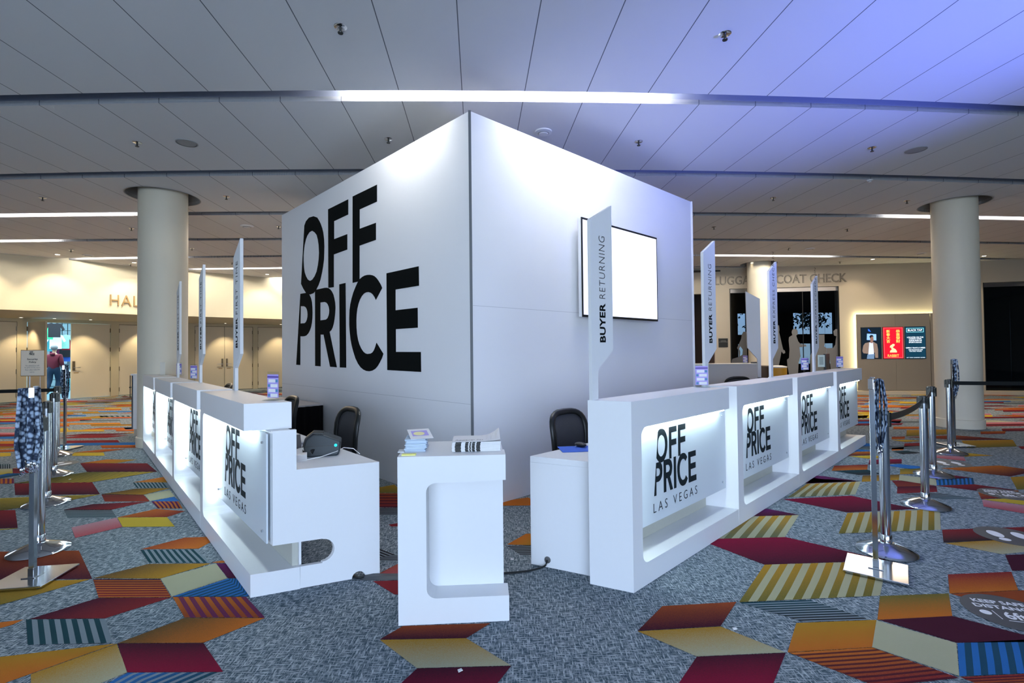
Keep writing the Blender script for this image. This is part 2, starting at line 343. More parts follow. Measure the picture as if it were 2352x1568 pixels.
# tag, far colour, near colour, stripe ('v' along the slanted sides, 'h' along the long edges, '' none), stripe colour, count, four corners (far-left, far-right, near-right, near-left)
BL = '''a O G - - 0 930,168 1230,125 1580,128 1340,168
a R M - - 0 920,170 1690,170 1810,268 1000,268
a V Y h D 10 160,400 1000,270 1800,268 1060,388
a R M - - 0 165,403 1060,388 1150,525 175,535
a Y V h D 9 0,572 1150,528 720,612 0,715
a O G - - 0 1530,388 1860,330 2100,335 1950,390
a T T v g 9 1525,390 1895,390 1945,452 1575,455
a N G - - 0 1165,525 1560,462 1960,455 1650,530
a M R h U 8 1165,528 1650,532 1720,607 1205,610
a C C - - 0 1660,530 1950,478 2010,550 1725,605
a B B - - 0 1740,605 2000,555 2060,605 1745,608
a P M v O 6 1740,608 2050,608 2100,690 1815,690
a M R - - 0 735,703 1060,640 1700,610 1280,703
a D T h g 7 735,705 1285,705 1345,795 775,800
a O R h U 8 1350,792 1790,695 2130,720 1920,788
a Y Y - - 0 1350,795 1920,790 2010,897 1410,902
a k K - - 0 820,908 1340,795 1405,902 865,1028
a R M - - 0 -300,715 175,708 205,912 -300,925
a Y V - - 0 -300,945 205,915 190,922 -300,965
a O O v P 5 -100,350 160,345 160,402 -100,407
a B T - - 0 -100,330 90,285 330,288 0,345
a C Y - - 0 -100,242 140,230 145,285 -60,308
a M R - - 0 145,232 330,232 330,280 150,285
a O O - - 0 150,228 280,215 330,225 150,232
a T D v g 5 0,180 130,180 130,230 0,232
a Y Y - - 0 0,50 125,48 125,85 0,92
a O U - - 0 -100,18 230,10 160,35 -100,48
a O U - - 0 850,45 1200,8 1450,5 1160,43
a Y Y - - 0 835,48 1190,45 1205,83 830,85
A U M - - 0 -200,740 500,730 585,910 -200,915
A G V - - 0 -250,945 570,912 200,1020 -200,1130
A U O - - 0 890,722 1170,648 1400,640 1260,718
A T T v g 9 890,725 1245,722 1335,808 945,808
A N G - - 0 590,905 940,815 1340,812 1015,908
A M R h O 8 590,912 1015,912 1085,1025 625,1028
A C C - - 0 1018,908 1370,812 1440,905 1090,1022
A P M - - 0 1370,812 1500,812 1560,905 1445,905
A O O - - 0 1340,806 1400,795 1500,795 1410,808
A B B h T 9 1095,1022 1445,908 1600,905 1580,1022
A O U v P 7 1095,1025 1560,1025 1680,1155 1170,1155
A N O - - 0 745,1318 1170,1158 1680,1158 1290,1315
A M R - - 0 185,1165 625,1030 1085,1028 665,1160
A T T v g 7 165,1168 665,1163 715,1315 175,1328
A O O - - 0 -200,1210 150,1168 80,1200 -200,1280
A G O - - 0 -300,1440 735,1320 195,1512 -300,1690
A G C - - 0 195,1515 740,1322 808,1502 200,1750
A M c - - 0 745,1320 1290,1318 1415,1500 805,1503
A B T h g 8 650,1590 810,1505 1415,1502 1100,1640
C U M - - 0 850,1145 1375,1128 1230,1218 710,1225
C G C - - 0 712,1228 1230,1218 1500,1382 935,1398
C M c - - 0 935,1400 1500,1385 1360,1560 740,1580
C G V - - 0 640,325 800,295 850,345 600,345
C U R h M 5 600,347 850,347 900,432 660,432
C D D h g 5 600,435 900,435 900,478 600,478
C R R - - 0 765,535 860,520 900,545 780,547
C D D h g 6 640,655 800,715 900,755 640,752
C U K - - 0 690,838 860,750 900,862 700,845
C R R - - 0 670,875 860,870 870,955 800,955
C O O - - 0 1440,397 1600,372 1700,420 1450,422
C O G - - 0 1475,655 1590,590 1700,590 1650,660
C D D h g 6 1475,665 1650,660 1700,720 1560,720
D U M - - 0 300,722 720,698 630,835 160,862
D G C - - 0 160,865 630,838 1000,985 495,1008
D M c - - 0 495,1010 1000,988 930,1160 390,1165
D G V v C 8 880,487 1575,465 1535,662 735,700
D c M - - 0 500,342 1000,330 1570,462 880,487
D G E v C 5 700,216 1075,205 995,330 560,342
D P M - - 0 760,150 910,172 1075,203 720,215
D c M - - 0 985,115 1370,95 1740,170 1350,190
D G V v C 8 1350,193 1875,172 1880,288 1300,310
D G E v C 6 1120,28 1425,15 1395,88 1010,105
D P M - - 0 1100,-15 1200,0 1420,12 1080,25
D T D h g 9 735,702 1140,688 1480,800 1105,812
D G O - - 0 1060,818 1515,800 1490,955 1010,985
D V O - - 0 1535,665 1925,650 1945,778 1520,800
D C C - - 0 1515,803 1968,932 1985,1120 1490,955
D M M - - 0 1530,800 1945,778 2500,925 1970,930
D O R h M 9 1020,987 1490,957 1985,1130 1520,1180
D B B v T 7 1975,932 2500,905 2560,1095 1985,1120
D R O h M 6 1990,1125 2500,1100 2600,1200 2200,1210
D R O - - 0 1920,542 2280,527 2320,632 1930,650
D U U - - 0 1935,652 2400,630 2600,720 2080,692
D M M - - 0 2245,432 2450,425 2500,515 2285,522
E R D - - 0 1617,1120 2452,1092 2480,1200 1630,1235
E G C - - 0 1640,1240 2110,1212 2560,1300 2150,1340
E O R h M 5 1940,785 2300,768 2330,830 1970,845
E Y Y - - 0 1975,848 2452,832 2500,900 2340,895
E k K - - 0 1975,850 2452,915 2480,995 1990,912
E G V - - 0 2230,648 2452,635 2490,750 2290,760
E O M - - 0 1600,568 2130,543 2480,590 2230,642
E B B v T 9 1565,672 1895,655 1905,712 1570,722
E R M - - 0 1570,725 1905,712 2290,765 1960,775
E c M - - 0 1500,640 1720,632 1890,655 1560,668
E C C - - 0 1230,628 1560,665 1570,722 1230,680
E R U h M 5 1165,680 1250,678 1570,728 1215,735
E M R - - 0 1215,735 1565,728 1575,780 1212,795
E D T h g 6 1290,800 1600,790 1960,845 1640,850
E N G - - 0 905,632 1235,625 1230,672 895,690
E V G - - 0 1240,575 1460,568 1440,615 1240,622
E B B - - 0 1085,540 1235,530 1500,560 1340,575
E T D - - 0 640,592 950,582 1085,622 870,628
E R O - - 0 650,545 950,535 945,580 625,590
E c M - - 0 965,492 1255,485 1255,525 955,535
E P M - - 0 480,632 560,640 885,685 400,705
E Y G - - 0 780,460 1000,452 1180,472 950,482
E O M - - 0 850,420 1000,418 985,450 760,457
E B B - - 0 800,405 900,400 1010,414 840,419
E G V v C 4 780,97 955,92 935,125 780,130
E R O - - 0 1165,385 1275,378 1270,405 1165,410
E R R - - 0 1280,345 1435,338 1435,365 1275,375
E T D - - 0 1165,415 1300,410 1435,430 1260,442
E Y G - - 0 1165,315 1290,312 1440,322 1290,332
E R O - - 0 1165,285 1285,283 1280,305 1165,308
E G V - - 0 1300,225 1720,218 1720,262 1295,280
E U M - - 0 1290,288 1720,272 2240,310 1830,315
E G V - - 0 1790,320 2250,312 2290,372 1840,385
E O U - - 0 1180,195 1435,195 1435,215 1180,217
E O R - - 0 1960,238 2190,235 2180,258 1965,262
E R R - - 0 2300,372 2450,368 2480,392 2330,395
E Y G - - 0 1815,432 1830,430 2080,455 1820,463
E k K - - 0 1565,450 1810,462 1830,503 1565,475
E R M - - 0 2150,212 2450,206 2452,235 2160,236'''
def carpet():
    mb = MB(); mb.m = 0
    mb.add([(-26, -9, 0), (26, -9, 0), (26, 27, 0), (-26, 27, 0)], [(0, 1, 2, 3)])
    data = [((0, 0, 0), (0, 0, 0), (0, 0, 0), 0, 0, [(0, 0)] * 4)]
    mb.m = 1
    def block(q, a, b, st, sc, n):
        mb.add([(p[0], p[1], 0.0022) for p in q], [(3, 2, 1, 0)])
        data.append((PAL[a], PAL[b], PAL.get(sc, (0, 0, 0)), {'-': 0, 'v': 1, 'h': 2}[st], n, [(0, 0), (1, 0), (1, 1), (0, 1)]))
    for ln in BL.split('\n'):
        t, a, b, st, sc, n, *pts = ln.split()
        ox, oy, s = TAGS[t]
        q = [PZ(ox + float(p.split(',')[0]) / s, oy + float(p.split(',')[1]) / s) for p in pts]
        block(q, a, b, st, sc, int(n))
    # the same weave carried on beyond the reach of the near blocks
    rnd = random.Random(11); w = 0.22; hgt = 0.233
    combos = [('U', 'O', '-', '-', 0), ('R', 'M', '-', '-', 0), ('O', 'G', '-', '-', 0), ('G', 'V', '-', '-', 0), ('Y', 'Y', '-', '-', 0), ('M', 'R', '-', '-', 0), ('C', 'C', '-', '-', 0), ('T', 'T', 'v', 'g', 7),
              ('Y', 'G', '-', '-', 0), ('O', 'U', '-', '-', 0), ('B', 'B', '-', '-', 0), ('k', 'K', '-', '-', 0), ('D', 'T', 'h', 'g', 6), ('N', 'G', '-', '-', 0), ('O', 'R', '-', '-', 0), ('R', 'R', '-', '-', 0)]
    for j in range(26, 75):
        y0 = 3.15 + (j - 12) * hgt
        x = -19.0 + rnd.random() * 2
        while x < 19:
            big = rnd.choice((1, 2, 2, 3)); wd_ = w * 2 * big; sl = rnd.choice((-1, 1)) * w
            lim = 7.55 if x < -1 else 8.7
            if x > -3.9 and x < 5 and y0 < 8.2: lim = 5.6
            inside = (abs(x) < 26 and y0 >= lim)
            if x < 0 and y0 > 0.35 * (x + 30) + 12: inside = False
            if inside and rnd.random() < 0.72:
                cb = rnd.choice(combos)
                yy1 = y0 + hgt * 0.98
                block([(x + sl, yy1), (x + sl + wd_, yy1), (x + wd_, y0), (x, y0)], *cb)
            x += wd_ + rnd.choice((0.0, 0.22, 0.44, 0.66))
    me = D.meshes.new('floor'); me.from_pydata(mb.v, [], mb.f); me.update()
    me.polygons.foreach_set('material_index', mb.mi)
    uv = me.uv_layers.new(name='UV'); ca = me.color_attributes.new('ca', 'FLOAT_COLOR', 'CORNER'); cb = me.color_attributes.new('cb', 'FLOAT_COLOR', 'CORNER')
    cs = me.color_attributes.new('cs', 'FLOAT_COLOR', 'CORNER'); ps = me.color_attributes.new('ps', 'FLOAT_COLOR', 'CORNER')
    uv = me.uv_layers['UV']; ca, cb, cs, ps = (me.color_attributes[k] for k in ('ca', 'cb', 'cs', 'ps'))
    for p, (a, b, s, k, n, uvs) in zip(me.polygons, data):
        for i, li in enumerate(p.loop_indices):
            # faces were written near-left first
            vi = me.loops[li].vertex_index - min(me.loops[l].vertex_index for l in p.loop_indices)
            uv.data[li].uv = uvs[vi]
            ca.data[li].color = a + (1,); cb.data[li].color = b + (1,); cs.data[li].color = s + (1,); ps.data[li].color = (1 if k == 1 else 0, 1 if k == 2 else 0, n / 20.0, 1)
    # materials
    g = mat('carpet_heather', (0.2, 0.2, 0.2), 0.95, spec=0.05)
    t = g.node_tree; p = t.nodes['Principled BSDF']
    def weave(t):
        co = t.nodes.new('ShaderNodeTexCoord'); outs = []
        for sc, rot in (((20, 125, 1), 0.30), ((125, 20, 1), 0.25)):
            mp = t.nodes.new('ShaderNodeMapping'); mp.inputs['Scale'].default_value = sc; mp.inputs['Rotation'].default_value = (0, 0, rot)
            n = t.nodes.new('ShaderNodeTexNoise'); n.inputs['Scale'].default_value = 1.0; n.inputs['Detail'].default_value = 2; n.inputs['Roughness'].default_value = 0.6
            t.links.new(co.outputs['Object'], mp.inputs[0]); t.links.new(mp.outputs[0], n.inputs['Vector']); outs.append(n.outputs['Fac'])
        mx = t.nodes.new('ShaderNodeMath'); mx.operation = 'MAXIMUM'; t.links.new(outs[0], mx.inputs[0]); t.links.new(outs[1], mx.inputs[1])
        return mx.outputs[0], co
    wv, co = weave(t)
    r = t.nodes.new('ShaderNodeValToRGB'); e = r.color_ramp.elements
    e[0].position = 0.47; e[0].color = (0.055, 0.085, 0.105, 1); e[1].position = 0.70; e[1].color = (0.43, 0.47, 0.50, 1)
    t.links.new(wv, r.inputs[0]); t.links.new(r.outputs[0], p.inputs['Base Color'])
    bp = t.nodes.new('ShaderNodeBump'); bp.inputs['Strength'].default_value = 0.3; bp.inputs['Distance'].default_value = 0.003
    t.links.new(wv, bp.inputs['Height']); t.links.new(bp.outputs[0], p.inputs['Normal'])
    q = mat('carpet_colour_blocks', (0.2, 0.2, 0.2), 0.95, spec=0.05)
    t = q.node_tree; p = t.nodes['Principled BSDF']
    A = {}
    for nm in ('ca', 'cb', 'cs', 'ps'):
        A[nm] = t.nodes.new('ShaderNodeVertexColor'); A[nm].layer_name = nm
    u = t.nodes.new('ShaderNodeUVMap'); u.uv_map = 'UV'; s = t.nodes.new('ShaderNodeSeparateXYZ'); t.links.new(u.outputs[0], s.inputs[0])
    def mth(op, a, b=None):
        n = t.nodes.new('ShaderNodeMath'); n.operation = op
        for i, x in enumerate((a, b)):
            if x is None: continue
            if isinstance(x, (int, float)): n.inputs[i].default_value = x
            else: t.links.new(x, n.inputs[i])
        return n.outputs[0]
    co = t.nodes.new('ShaderNodeTexCoord'); nz = t.nodes.new('ShaderNodeTexNoise'); nz.inputs['Scale'].default_value = 260; nz.inputs['Detail'].default_value = 2
    t.links.new(co.outputs['Object'], nz.inputs['Vector'])
    grad = mth('ADD', s.outputs['Y'], mth('MULTIPLY', mth('SUBTRACT', nz.outputs['Fac'], 0.5), 0.9)); 
    cl = t.nodes.new('ShaderNodeClamp'); t.links.new(grad, cl.inputs[0])
    m1 = t.nodes.new('ShaderNodeMix'); m1.data_type = 'RGBA'; t.links.new(cl.outputs[0], m1.inputs[0]); t.links.new(A['ca'].outputs[0], m1.inputs[6]); t.links.new(A['cb'].outputs[0], m1.inputs[7])
    sp = t.nodes.new('ShaderNodeSeparateColor'); t.links.new(A['ps'].outputs[0], sp.inputs[0])
    cnt = mth('MULTIPLY', sp.outputs[2], 20.0)
    sv = mth('MULTIPLY', mth('GREATER_THAN', mth('FRACT', mth('MULTIPLY', s.outputs['X'], cnt)), 0.5), sp.outputs[0])
    sh = mth('MULTIPLY', mth('GREATER_THAN', mth('FRACT', mth('MULTIPLY', s.outputs['Y'], cnt)), 0.55), sp.outputs[1])
    st = mth('MULTIPLY', mth('ADD', sv, sh), 0.85)
    m2 = t.nodes.new('ShaderNodeMix'); m2.data_type = 'RGBA'; t.links.new(st, m2.inputs[0]); t.links.new(m1.outputs[2], m2.inputs[6]); t.links.new(A['cs'].outputs[0], m2.inputs[7])
    t.links.new(m2.outputs[2], p.inputs['Base Color'])
    bp = t.nodes.new('ShaderNodeBump'); bp.inputs['Strength'].default_value = 0.35; bp.inputs['Distance'].default_value = 0.003
    t.links.new(nz.outputs['Fac'], bp.inputs['Height']); t.links.new(bp.outputs[0], p.inputs['Normal'])
    me.materials.append(g); me.materials.append(q)
    return struct(obj('floor', me))
carpet()

# ---- ceiling: bands of panels with curved light slots between them
def qfit(pts):
    # least-squares parabola Y(X) through points on the ceiling
    import itertools
    S = [[0.0] * 4 for _ in range(3)]
    for X, Y in pts:
        b = (1, X, X * X)
        for i in range(3):
            for j in range(3): S[i][j] += b[i] * b[j]
            S[i][3] += b[i] * Y
    for i in range(3):
        k = max(range(i, 3), key=lambda r: abs(S[r][i])); S[i], S[k] = S[k], S[i]
        for r in range(3):
            if r != i:
                f = S[r][i] / S[i][i]; S[r] = [a - f * c for a, c in zip(S[r], S[i])]
    return [S[i][3] / S[i][i] for i in range(3)]
SL = [
 ([(0, 218), (440, 212), (1060, 205), (1500, 214), (1950, 228), (2352, 242)], 0.205),
 ([(0, 399), (440, 393), (820, 387), (1451, 389), (1900, 399), (2352, 411)], 0.22),
 ([(0, 490), (435, 487), (640, 486), (1600, 486), (2100, 494), (2352, 498)], 0.22),
 ([(0, 551), (430, 547), (640, 546), (1600, 548), (2352, 556)], 0.22),
 ([(160, 591), (430, 589), (640, 587), (1600, 583), (1900, 586), (2100, 590)], 0.24),
 ([(437, 615), (640, 614), (1640, 612)], 0.24),
 ([(630, 635), (1600, 635)], 0.24)]
SLOT = []
for pts, w_ in SL:
    q = [(PZ(x, y, CEIL).x, PZ(x, y, CEIL).y) for x, y in pts]
    if len(q) > 4: c = qfit(q)
    else:
        b = SLOT[4][0]; c = [b[0] + sum(p[1] - b[0] - b[1] * p[0] - b[2] * p[0] ** 2 for p in q) / len(q), b[1], b[2]]
    SLOT.append((c, w_))
def slotY(k, X, far=False):
    c, w_ = SLOT[k]; Xc = max(-17, min(17, X)); return c[0] + c[1] * Xc + c[2] * Xc * Xc + (w_ if far else 0)
COLS = []
def col_from(px, py_top, rr=0.33):
    pass
CX = [PZ(377, 1019, 0), PZ(2211, 984.5, 0)]
COLS = [Vector((-5.63, 7.87, 0)), Vector((7.98, 8.74, 0)), None]
_c3 = PZ(1743, 601, CEIL); COLS[2] = Vector((_c3.x, _c3.y, 0)) + Vector((0.16, 0.33, 0))
def ceiling():
    mb = MB()
    xs = [-20 + i * 1.0 for i in range(41)]
    TH = 0.05
    def band(f0, f1):
        n = len(xs); vs = []
        for x in xs: vs += [(x, f0(x), CEIL), (x, f1(x), CEIL), (x, f0(x), CEIL + TH), (x, f1(x), CEIL + TH)]
        fs = []
        for i in range(n - 1):
            a = i * 4; b = a + 4
            fs += [(a, a + 1, b + 1, b), (a + 2, b + 2, b + 3, a + 3), (a, b, b + 2, a + 2), (a + 1, a + 3, b + 3, b + 1)]
        fs += [(0, 2, 3, 1)]; e = (n - 1) * 4; fs += [(e, e + 1, e + 3, e + 2)]
        mb.add(vs, fs)
    bs = [lambda x: -7.0 + 0 * x]
    ends = []
    for k in range(7):
        band(bs[-1], (lambda k: lambda x: slotY(k, x))(k)); bs.append((lambda k: lambda x: slotY(k, x, True))(k))
    band(bs[-1], lambda x: 27.0)
    o = mb.build('ceiling', [M['ceiling'], M['slotwhite']]); 
    # round openings where the columns pass through
    cut = MB()
    for c in COLS: cut.lathe([(0.50, CEIL - 0.2), (0.50, CEIL + 0.2)], (c.x, c.y, 0), 48)
    co = cut.build('cutter', M['dark'])
    md = o.modifiers.new('b', 'BOOLEAN'); md.operation = 'DIFFERENCE'; md.object = co; md.solver = 'EXACT'
    bpy.context.view_layer.update(); dg = bpy.context.evaluated_depsgraph_get()
    me = D.meshes.new_from_object(o.evaluated_get(dg)); o.modifiers.clear(); o.data = me; D.objects.remove(co)
    struct(o)
    # slot channels
    ch = MB()
    for k in range(7):
        n = len(xs); vs = []; fs = []
        for x in xs:
            a, b = slotY(k, x), slotY(k, x, True)
            vs += [(x, a, CEIL + TH), (x, a, CEIL + .26), (x, b, CEIL + .26), (x, b, CEIL)]
        for i in range(n - 1):
            for j in range(3): p = i * 4 + j; fs.append((p, p + 4, p + 5, p + 1))
        ch.add(vs, fs)
    struct(ch.build('trim_1', M['slot'], smooth=False))
    pl = MB(); pl.box((-26, -7, 4.62), (26, 27, 4.66)); struct(pl.build('ceiling', M['dark']))  # unseen dark slab added above the panels to block outside light
    for i, c in enumerate(COLS):
        r = MB(); n = 48
        r.lathe([(0.50, CEIL - 0.004), (0.50, CEIL + .5)], (c.x, c.y, 0), n, cap=False); r.lathe([(0.515, CEIL - 0.006), (0.50, CEIL - 0.006), (0.50, CEIL + .02)], (c.x, c.y, 0), n, cap=False)
        struct(r.build('trim_%d' % (i + 2), M['speaker'], smooth=True))
ceiling()
for i, (c, r, h0) in enumerate(zip(COLS, (0.335, 0.325, 0.33), (0.16, 0.16, 0.16))):
    t = thing('round_column', ['thick round column behind the left row of counters', 'thick round column at the right of the hall, belt barrier in front', 'distant round column before the luggage check windows'][i], 'column', (c.x, c.y, 0), group='round cream columns')
    MB().lathe([(r, 0.002), (r, CEIL + .55)], n=64).build('shaft', M['column'], t, smooth=True)
    MB().lathe([(r + .001, 0.001), (r + .018, 0.001), (r + .018, h0 - .01), (r + .006, h0), (r + .001, h0)], n=64, cap=False).build('base_trim', M['column'], t, smooth=True)
# columns run down from the structure; they are part of the building but stand as separate posts

# ---- left wall: upper fascia and recessed line of doors
def hit_plan(px, poly):
    r = ray(px, 809); d = Vector((r.x, r.y)).normalized()
    best = None
    for a, b in zip(poly, poly[1:]):
        ax, ay = a; ex, ey = b[0] - a[0], b[1] - a[1]
        det = d.x * (-ey) + d.y * ex
        if abs(det) < 1e-9: continue
        t = (ax * (-ey) + ay * ex) / det
        s = (d.x * ay - d.y * ax) / det
        if t > 0 and -1e-6 <= s <= 1 + 1e-6 and (best is None or t < best[0]): best = (t, (b[0] - a[0], b[1] - a[1]))
    p = d * best[0]; return Vector((p.x, p.y, 0)), Vector((best[1][0], best[1][1], 0)).normalized()
fas = [PZ(x, y, CEIL) for x, y in ((0, 582), (165, 597), (320, 613), (648, 640))]
fas = [(p.x, p.y) for p in fas]
fas = [(fas[0][0] - 3.0, fas[0][1] - 3.2)] + fas; d_ = Vector(fas[-1]) - Vector(fas[-2]); fas.append((fas[-1][0] + d_.x * 1.2, fas[-1][1] + d_.y * 1.2))
dw = [PZ(x, y, 0) for x, y in ((0, 926), (165, 916), (320, 905), (648, 889.5))]
dw = [(p.x, p.y) for p in dw]
dw = [(dw[0][0] - 3.4, dw[0][1] - 3.4)] + dw; d_ = Vector(dw[-1]) - Vector(dw[-2]); dw.append((dw[-1][0] + d_.x * 1.2, dw[-1][1] + d_.y * 1.2))
SOF = 2.60
def wall_strip(mb, poly, z0, z1, th, side=1):
    n = len(poly); P = [Vector(p) for p in poly]; N = []
    for i in range(n):
        d = (P[min(i + 1, n - 1)] - P[max(i - 1, 0)]).normalized(); N.append(Vector((-d.y, d.x)) * th * side)
    for i in range(n - 1):
        a, b, a2, b2 = P[i], P[i + 1], P[i] + N[i], P[i + 1] + N[i + 1]
        mb.hexa([(q.x, q.y, z0) for q in (a, b, b2, a2)], [(q.x, q.y, z1) for q in (a, b, b2, a2)])
m_ = MB(); wall_strip(m_, fas, SOF, CEIL + .5, 0.15); struct(m_.build('wall_left', M['cream']))
# soffit between fascia and doors
m_ = MB(); n_ = len(fas)
vs = [(p[0], p[1], SOF) for p in fas] + [(p[0], p[1], SOF) for p in dw] + [(p[0], p[1], SOF + .1) for p in fas] + [(p[0], p[1], SOF + .1) for p in dw]
m_.add(vs, [(i, i + 1, n_ + i + 1, n_ + i) for i in range(n_ - 1)] + [(2 * n_ + i, 3 * n_ + i, 3 * n_ + i + 1, 2 * n_ + i + 1) for i in range(n_ - 1)])
struct(m_.build('trim_5', M['doorframe']))
DT = 2.50
bays = [(-165, -62, 39), (62, 163.5, 255), (273, 350, 425), (447, 516, 581), (592, 655, 714), (724, 780, 836)]
lw = MB()
def span(mb, xa, xb, z0, z1, t0, t1, mtl=None):
    pa, da = hit_plan(xa, dw); pb, db = hit_plan(xb, dw); d = (pb - pa).normalized(); n = Vector((-d.y, d.x, 0))
    if n.dot(pa) < 0: n = -n   # away from camera
    mb.hexa([pa + n * t0 + Vector((0, 0, z0)), pb + n * t0 + Vector((0, 0, z0)), pb + n * t1 + Vector((0, 0, z0)), pa + n * t1 + Vector((0, 0, z0))],
            [pa + n * t0 + Vector((0, 0, z1)), pb + n * t0 + Vector((0, 0, z1)), pb + n * t1 + Vector((0, 0, z1)), pa + n * t1 + Vector((0, 0, z1))])
    return pa, pb, d, n
prev = -330
for a, mid, b in bays:
    span(lw, prev, a, 0, SOF + .05, 0, 0.25); span(lw, a, b, DT, SOF + .05, 0, 0.25); prev = b
span(lw, prev, 900, 0, SOF + .05, 0, 0.25)
struct(lw.build('wall_left', M['doorframe']))
leak_block = MB()  # dark sheet added behind the closed doors to stop light leaking through
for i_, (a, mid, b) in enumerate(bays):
    if i_ != 1: span(leak_block, a - 4, b + 4, 0, DT + .1, .26, .30)
struct(leak_block.build('wall_left', M['dark']))
# the sides of the lobby and the glazed entrance wall behind the photographer
sd = MB(); sd.box((-21, -7.2, 0), (-20.8, 12, 4.6)); sd.box((20.8, -7.2, 0), (21, 16, 4.6))
struct(sd.build('wall_side', M['tan']))
fw = MB(); fw.box((-21, -7.2, 0), (-6, -7.0, 4.6)); fw.box((6, -7.2, 0), (21, -7.0, 4.6)); fw.box((-6, -7.2, 3.3), (6, -7.0, 4.6)); fw.box((-6, -7.2, 0), (6, -7.0, .3))
for k_ in range(1, 6): fw.box((-6 + 2 * k_ - .05, -7.16, .3), (-6 + 2 * k_ + .05, -7.04, 3.3))
struct(fw.build('wall_front', M['tan']))
dn = 0
for k, (a, mid, b) in enumerate(bays):
    for side, (x0, x1) in enumerate(((a, mid), (mid, b))):
        dn += 1; g = MB()
        pa, _ = hit_plan(x0 + (0.7 if side == 0 else 0.35), dw); pb, _ = hit_plan(x1 - (0.35 if side == 0 else 0.7), dw)
        d = (pb - pa).normalized(); n = Vector((-d.y, d.x, 0)); n = n if n.dot(pa) > 0 else -n
        L = (pb - pa).length
        hinge_left = side == 0
        open_ = (k == 1 and side == 0)
        rz = math.atan2(d.y, d.x)
        t = D.objects.new('door_%d' % dn, None); C.objects.link(t); struct(t)
        if open_:
            # leaf swung out towards the lobby, hinged at its left edge
            t.location = pa - n * 0.02; tip = hit_plan(104, dw)[0]; 
            o2 = Vector((ray(104, 809).x, ray(104, 809).y, 0)); o2 = o2 / o2.y
            # find the swing whose free edge is seen at pixel column 104
            best = min((abs((t.location + Vector((math.cos(rz - q), math.sin(rz - q), 0)) * L).x / (t.location + Vector((math.cos(rz - q), math.sin(rz - q), 0)) * L).y - o2.x), q) for q in [i * 0.02 for i in range(20, 115)])
            t.rotation_euler = (0, 0, rz - best[1])
        else:
            t.location = pa + n * 0.03; t.rotation_euler = (0, 0, rz)
        MB().box((0, 0, 0.015), (L, 0.05, DT - .012)).build('leaf', M['door'], t, bevel=0.004)
        hx = 0.0 if hinge_left else L
        for hz in (0.22, 0.95, 1.62, 2.28):
            MB().box((hx - .018, -0.014, hz - .07), (hx + .018, 0.0, hz + .07)).build('hinge', M['brass'], t)
        ex = L - .07 if hinge_left else .07
        if k in (1, 3):
            if not open_:
                h = MB().box((ex - .035, -0.016, 0.93), (ex + .035, 0.0, 1.24)).build('handle_plate', M['brass'], t, bevel=0.003)
                s_ = 1 if not hinge_left else -1
                MB().box((min(ex, ex + .17 * s_), -0.05, 1.02), (max(ex, ex + .17 * s_), -0.035, 1.035)).box((ex - .008, -.045, 1.015), (ex + .008, -.012, 1.04)).build('lever', M['steel'], h)
                MB().box((min(ex, ex + .13 * s_), -0.004, 0.84), (max(ex, ex + .13 * s_), 0, 0.87)).build('push_plate', M['woodletter'], t)
# hall letters on the fascia
p0, dd = hit_plan(252, fas)
nn = Vector((-dd.y, dd.x, 0)); nn = nn if nn.dot(p0) > 0 else -nn
q0 = plane_hit(252, 701, p0, nn); q1 = plane_hit(252, 676, p0, nn); qe = plane_hit(316, 703, p0, nn)
wid = (Vector((qe.x, qe.y)) - Vector((q0.x, q0.y))).length
me = text('HALL', M['woodletter'], 1.0, 0.04, off=-0.004, space=1.12); a, b, c, d = bounds(me)
cap = q1.z - q0.z; fit(me, 0, wid * 1.36, 0, cap)
o = obj('wall_lettering', me); o.matrix_world = frame(q0 - nn * 0.03, dd, (0, 0, 1)); tag(o, 'bronze raised letters HALL on the cream wall above the doors', 'letters')

# ---- right wall
rw = [PZ(x, y, CEIL) for x, y in ((1600, 618), (1900, 609), (2150, 602), (2352, 596))]
rw = [(p.x, p.y) for p in rw]
d_ = Vector(rw[0]) - Vector(rw[1]); rw = [(rw[0][0] + d_.x * 2.2, rw[0][1] + d_.y * 2.2 + 1.0)] + rw
d_ = Vector(rw[-1]) - Vector(rw[-2]); rw.append((rw[-1][0] + d_.x * 1.5, rw[-1][1] + d_.y * 1.5 - .6))
def rspan(mb, xa, xb, z0, z1, t0, t1):
    xs_ = [xa] + [x for x in (1900, 2150) if xa < x < xb] + [xb]
    for x0, x1 in zip(xs_, xs_[1:]):
        pa, _ = hit_plan(x0, rw); pb, _ = hit_plan(x1, rw); d = (pb - pa).normalized(); n = Vector((-d.y, d.x, 0)); n = n if n.y > 0 else -n
        mb.hexa([pa + n * t0 + Vector((0, 0, z0)), pb + n * t0 + Vector((0, 0, z0)), pb + n * t1 + Vector((0, 0, z0)), pa + n * t1 + Vector((0, 0, z0))],
                [pa + n * t0 + Vector((0, 0, z1)), pb + n * t0 + Vector((0, 0, z1)), pb + n * t1 + Vector((0, 0, z1)), pa + n * t1 + Vector((0, 0, z1))])
WT = 3.34
rm = MB()
rspan(rm, 1250, 1560, 0, CEIL + .5, 0, .25)
rspan(rm, 1560, 1642, 3.2, CEIL + .5, 0, .25)
rspan(rm, 1642, 1678, 0, CEIL + .5, 0, .25)
rspan(rm, 1678, 1930, WT, CEIL + .5, 0, .25)
rspan(rm, 1930, 2262, 0, CEIL + .5, 0, .25)
rspan(rm, 2262, 2560, WT + .0, CEIL + .5, 0, .25)
struct(rm.build('wall_right', M['tan']))
# plinth along the wall
pm = MB(); rspan(pm, 1642, 2560, 0.0, 0.10, -0.42, 0.0); struct(pm.build('baseboard_right', M['stone']))
